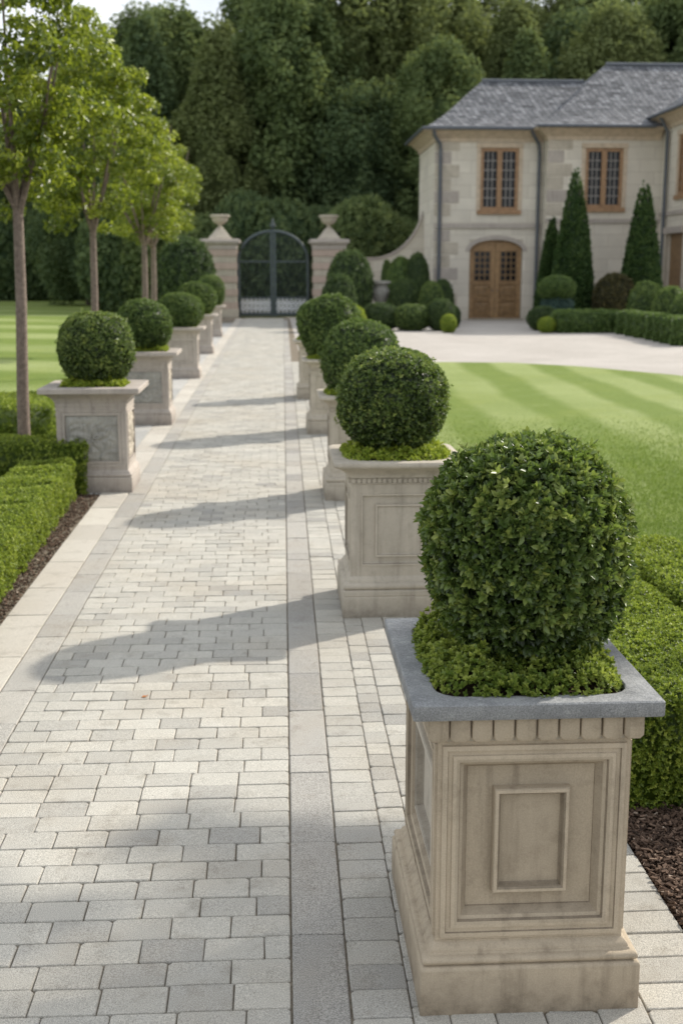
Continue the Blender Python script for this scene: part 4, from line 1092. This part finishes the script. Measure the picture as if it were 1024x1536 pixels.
gf = random.Random(21)
def ftree(x, y, k, s, lab, zs=1.0, base=1.2):
    t = empty('forest_tree', (x, y, -.05), lab, 'tree', 'tall trees of the wood behind', gf.uniform(0, 6.28)); t.scale = (s, s, s*zs)
    me, hh = protos[k]
    link_mesh('crown', me, None, t, (0, 0, base)); link_mesh('trunk', trunk_mesh, None, t)
LA = ['dark tree of the wood at left, above the far end of the lawn', 'tall dark tree of the wood right behind the gate', 'olive green tree of the wood between the gate and the house roof', 'tall tree of the wood rising behind the slate roof']
def zone(x, y):
    px = 408+1800*x/y
    return LA[0] if px < 330 else LA[1] if px < 480 else LA[2] if px < 640 else LA[3]
# front row right behind gate and house, then taller rows behind
x = -23
for (y0, sp, smin, smax, x0, x1) in ((88, 4.6, .62, .80, -30, -9), (95, 5.2, .85, 1.05, -34, -6), (66, 4.0, .70, 1.02, -7.5, 34), (72, 4.1, .95, 1.18, -10, 38), (80, 4.3, 1.05, 1.3, -9, 42)):
    x = x0
    while x < x1:
        yy = y0+gf.uniform(-2.2, 2.2); xx = x+gf.uniform(-1.1, 1.1)
        k = gf.choice((0, 2, 3, 4, 2)) if xx < -6 else gf.choice((0, 1, 5, 1, 4, 5, 0, 3))
        s_ = gf.uniform(smin, smax); px_ = 408+1800*xx/yy; top_ = (408-(gf.uniform(44, 75) if px_ < 345 else gf.uniform(-120, -20) if px_ < 540 else gf.uniform(-60, 50)))*yy/1800+1.9
        s_ = min(s_, top_/(protos[k][1]+1.4))
        ftree(xx, yy, k, s_, zone(xx, yy), 1.0, .6)
        x += sp*gf.uniform(.85, 1.15)
# lower evergreens along the far side of the left lawn and behind the gate
me_u = [ball_mesh('foliage', 90+i, (1, 1, 1), 2600, 4, .12, .55, 2.4, .06, .2, .9, .22) for i in range(2)]
def under_tree(x, y, rx, h, k, lab, mat='forestC'):
    t = empty('evergreen_shrub', (x, y, 0), lab, 'shrub', 'evergreens at the foot of the wood')
    f = link_mesh('foliage', me_u[k % 2], M[mat], t, (0, 0, h*.48)); f.scale = (rx, rx, h*.54); f.rotation_euler.z = gf.uniform(0, 6)
x = -26
while x < -6:
    under_tree(x, 85+gf.uniform(-1.2, 1.2), gf.uniform(1.7, 2.3), gf.uniform(4.6, 6.8), gf.randrange(2), 'dark evergreen shrub along the far edge of the left lawn'); x += 2.0
x = -7
while x < 8:
    under_tree(x, 60+gf.uniform(-1, 1), gf.uniform(1.3, 2.4), gf.uniform(2.2, 6.8), gf.randrange(2), 'green shrub behind the gate and garden wall', gf.choice(('forestA', 'forestA', 'forestC'))); x += 1.9

# ------------------------------------------------------------------ fallen leaves on the paving
def fallen(x, y, s, rz, lab):
    mb = MB(); mb.add([(0, 0, .002), (.4*s, .28*s, .006), (.75*s, .18*s, .004), (s, 0, .009), (.75*s, -.2*s, .006), (.4*s, -.3*s, .003)], [(0, 3, 2, 1), (0, 5, 4, 3)])
    o = mb.build('fallen_leaf', M['deadleaf'], None, None, 0, (x, y, .002)); o.rotation_euler.z = rz
    tag(o, lab, 'leaf')
def groundpt(px, py): 
    d = AF + AR*((px-512)/Fp) - AU*((py-768)/Fp); q = Vector((0, 0, CAM_H))+d*(-CAM_H/d.z); return q.x, q.y
fallen(*groundpt(212, 1047), .035, .4, 'small orange dead leaf lying on the path pavers')

# ================================================================== LIGHT, WORLD, CAMERA
EL, AZ = R(35.5), math.atan2(1.87, 1.25)           # azimuth measured from +Y towards +X
sd = Vector((math.cos(EL)*math.sin(AZ), math.cos(EL)*math.cos(AZ), math.sin(EL)))
sun = bpy.data.lights.new('sun', 'SUN'); sun.energy = 4.6; sun.angle = R(1.2); sun.color = (1, .94, .84)
so = bpy.data.objects.new('sun', sun); col.objects.link(so); so.rotation_euler = sd.to_track_quat('Z', 'Y').to_euler(); so.location = (20, 20, 30)
w = bpy.data.worlds.new('World'); sc.world = w; w.use_nodes = True
nt = w.node_tree; bg = nt.nodes['Background']
sky = nt.nodes.new('ShaderNodeTexSky'); sky.sky_type = 'NISHITA'; sky.sun_disc = False
sky.sun_elevation = EL; sky.sun_rotation = AZ; sky.air_density = 1.0; sky.dust_density = 2.5; sky.ozone_density = 1.0
T = NT(nt); gen = T.n('ShaderNodeTexCoord').outputs['Generated']
cl = T.noise(gen, 2.2, 7, .6)                    # thin bright cloud over the blue
hz = T.math('SUBTRACT', 1.0, T.math('ABSOLUTE', T.n('ShaderNodeSeparateXYZ').outputs[2]))
sep = [n for n in nt.nodes if n.type == 'SEPXYZ'][0]; nt.links.new(gen, sep.inputs[0])
fac = T.math('MINIMUM', 1.0, T.math('ADD', T.mapr(cl, .34, .62, .35, .95), T.mapr(hz, .70, .95, 0, .65)))
nt.links.new(T.mix(sky.outputs[0], (7.3, 7.55, 7.85), fac), bg.inputs['Color']); bg.inputs['Strength'].default_value = .15

cam = bpy.data.cameras.new('camera'); co = bpy.data.objects.new('camera', cam); col.objects.link(co)
cam.sensor_fit = 'VERTICAL'; cam.sensor_height = SENSOR; cam.sensor_width = 24; cam.lens = LENS
cam.clip_start = .05; cam.clip_end = 2000
co.location = (0, 0, CAM_H); co.rotation_euler = (R(90-PITCH), 0, -R(YAW))
cam.dof.use_dof = True; cam.dof.focus_distance = 3.6; cam.dof.aperture_fstop = 4.0
sc.camera = co
sc.view_settings.view_transform = 'Standard'; sc.view_settings.look = 'None'; sc.view_settings.exposure = 0; sc.view_settings.gamma = 1
cy = sc.cycles
cy.max_bounces = 6; cy.diffuse_bounces = 3; cy.glossy_bounces = 2; cy.transmission_bounces = 3; cy.transparent_max_bounces = 4
cy.caustics_reflective = False; cy.caustics_refractive = False
cy.use_denoising = True
try: cy.denoiser = 'OPENIMAGEDENOISE'
except Exception: cy.use_denoising = False
cy.use_adaptive_sampling = True; cy.adaptive_threshold = .015
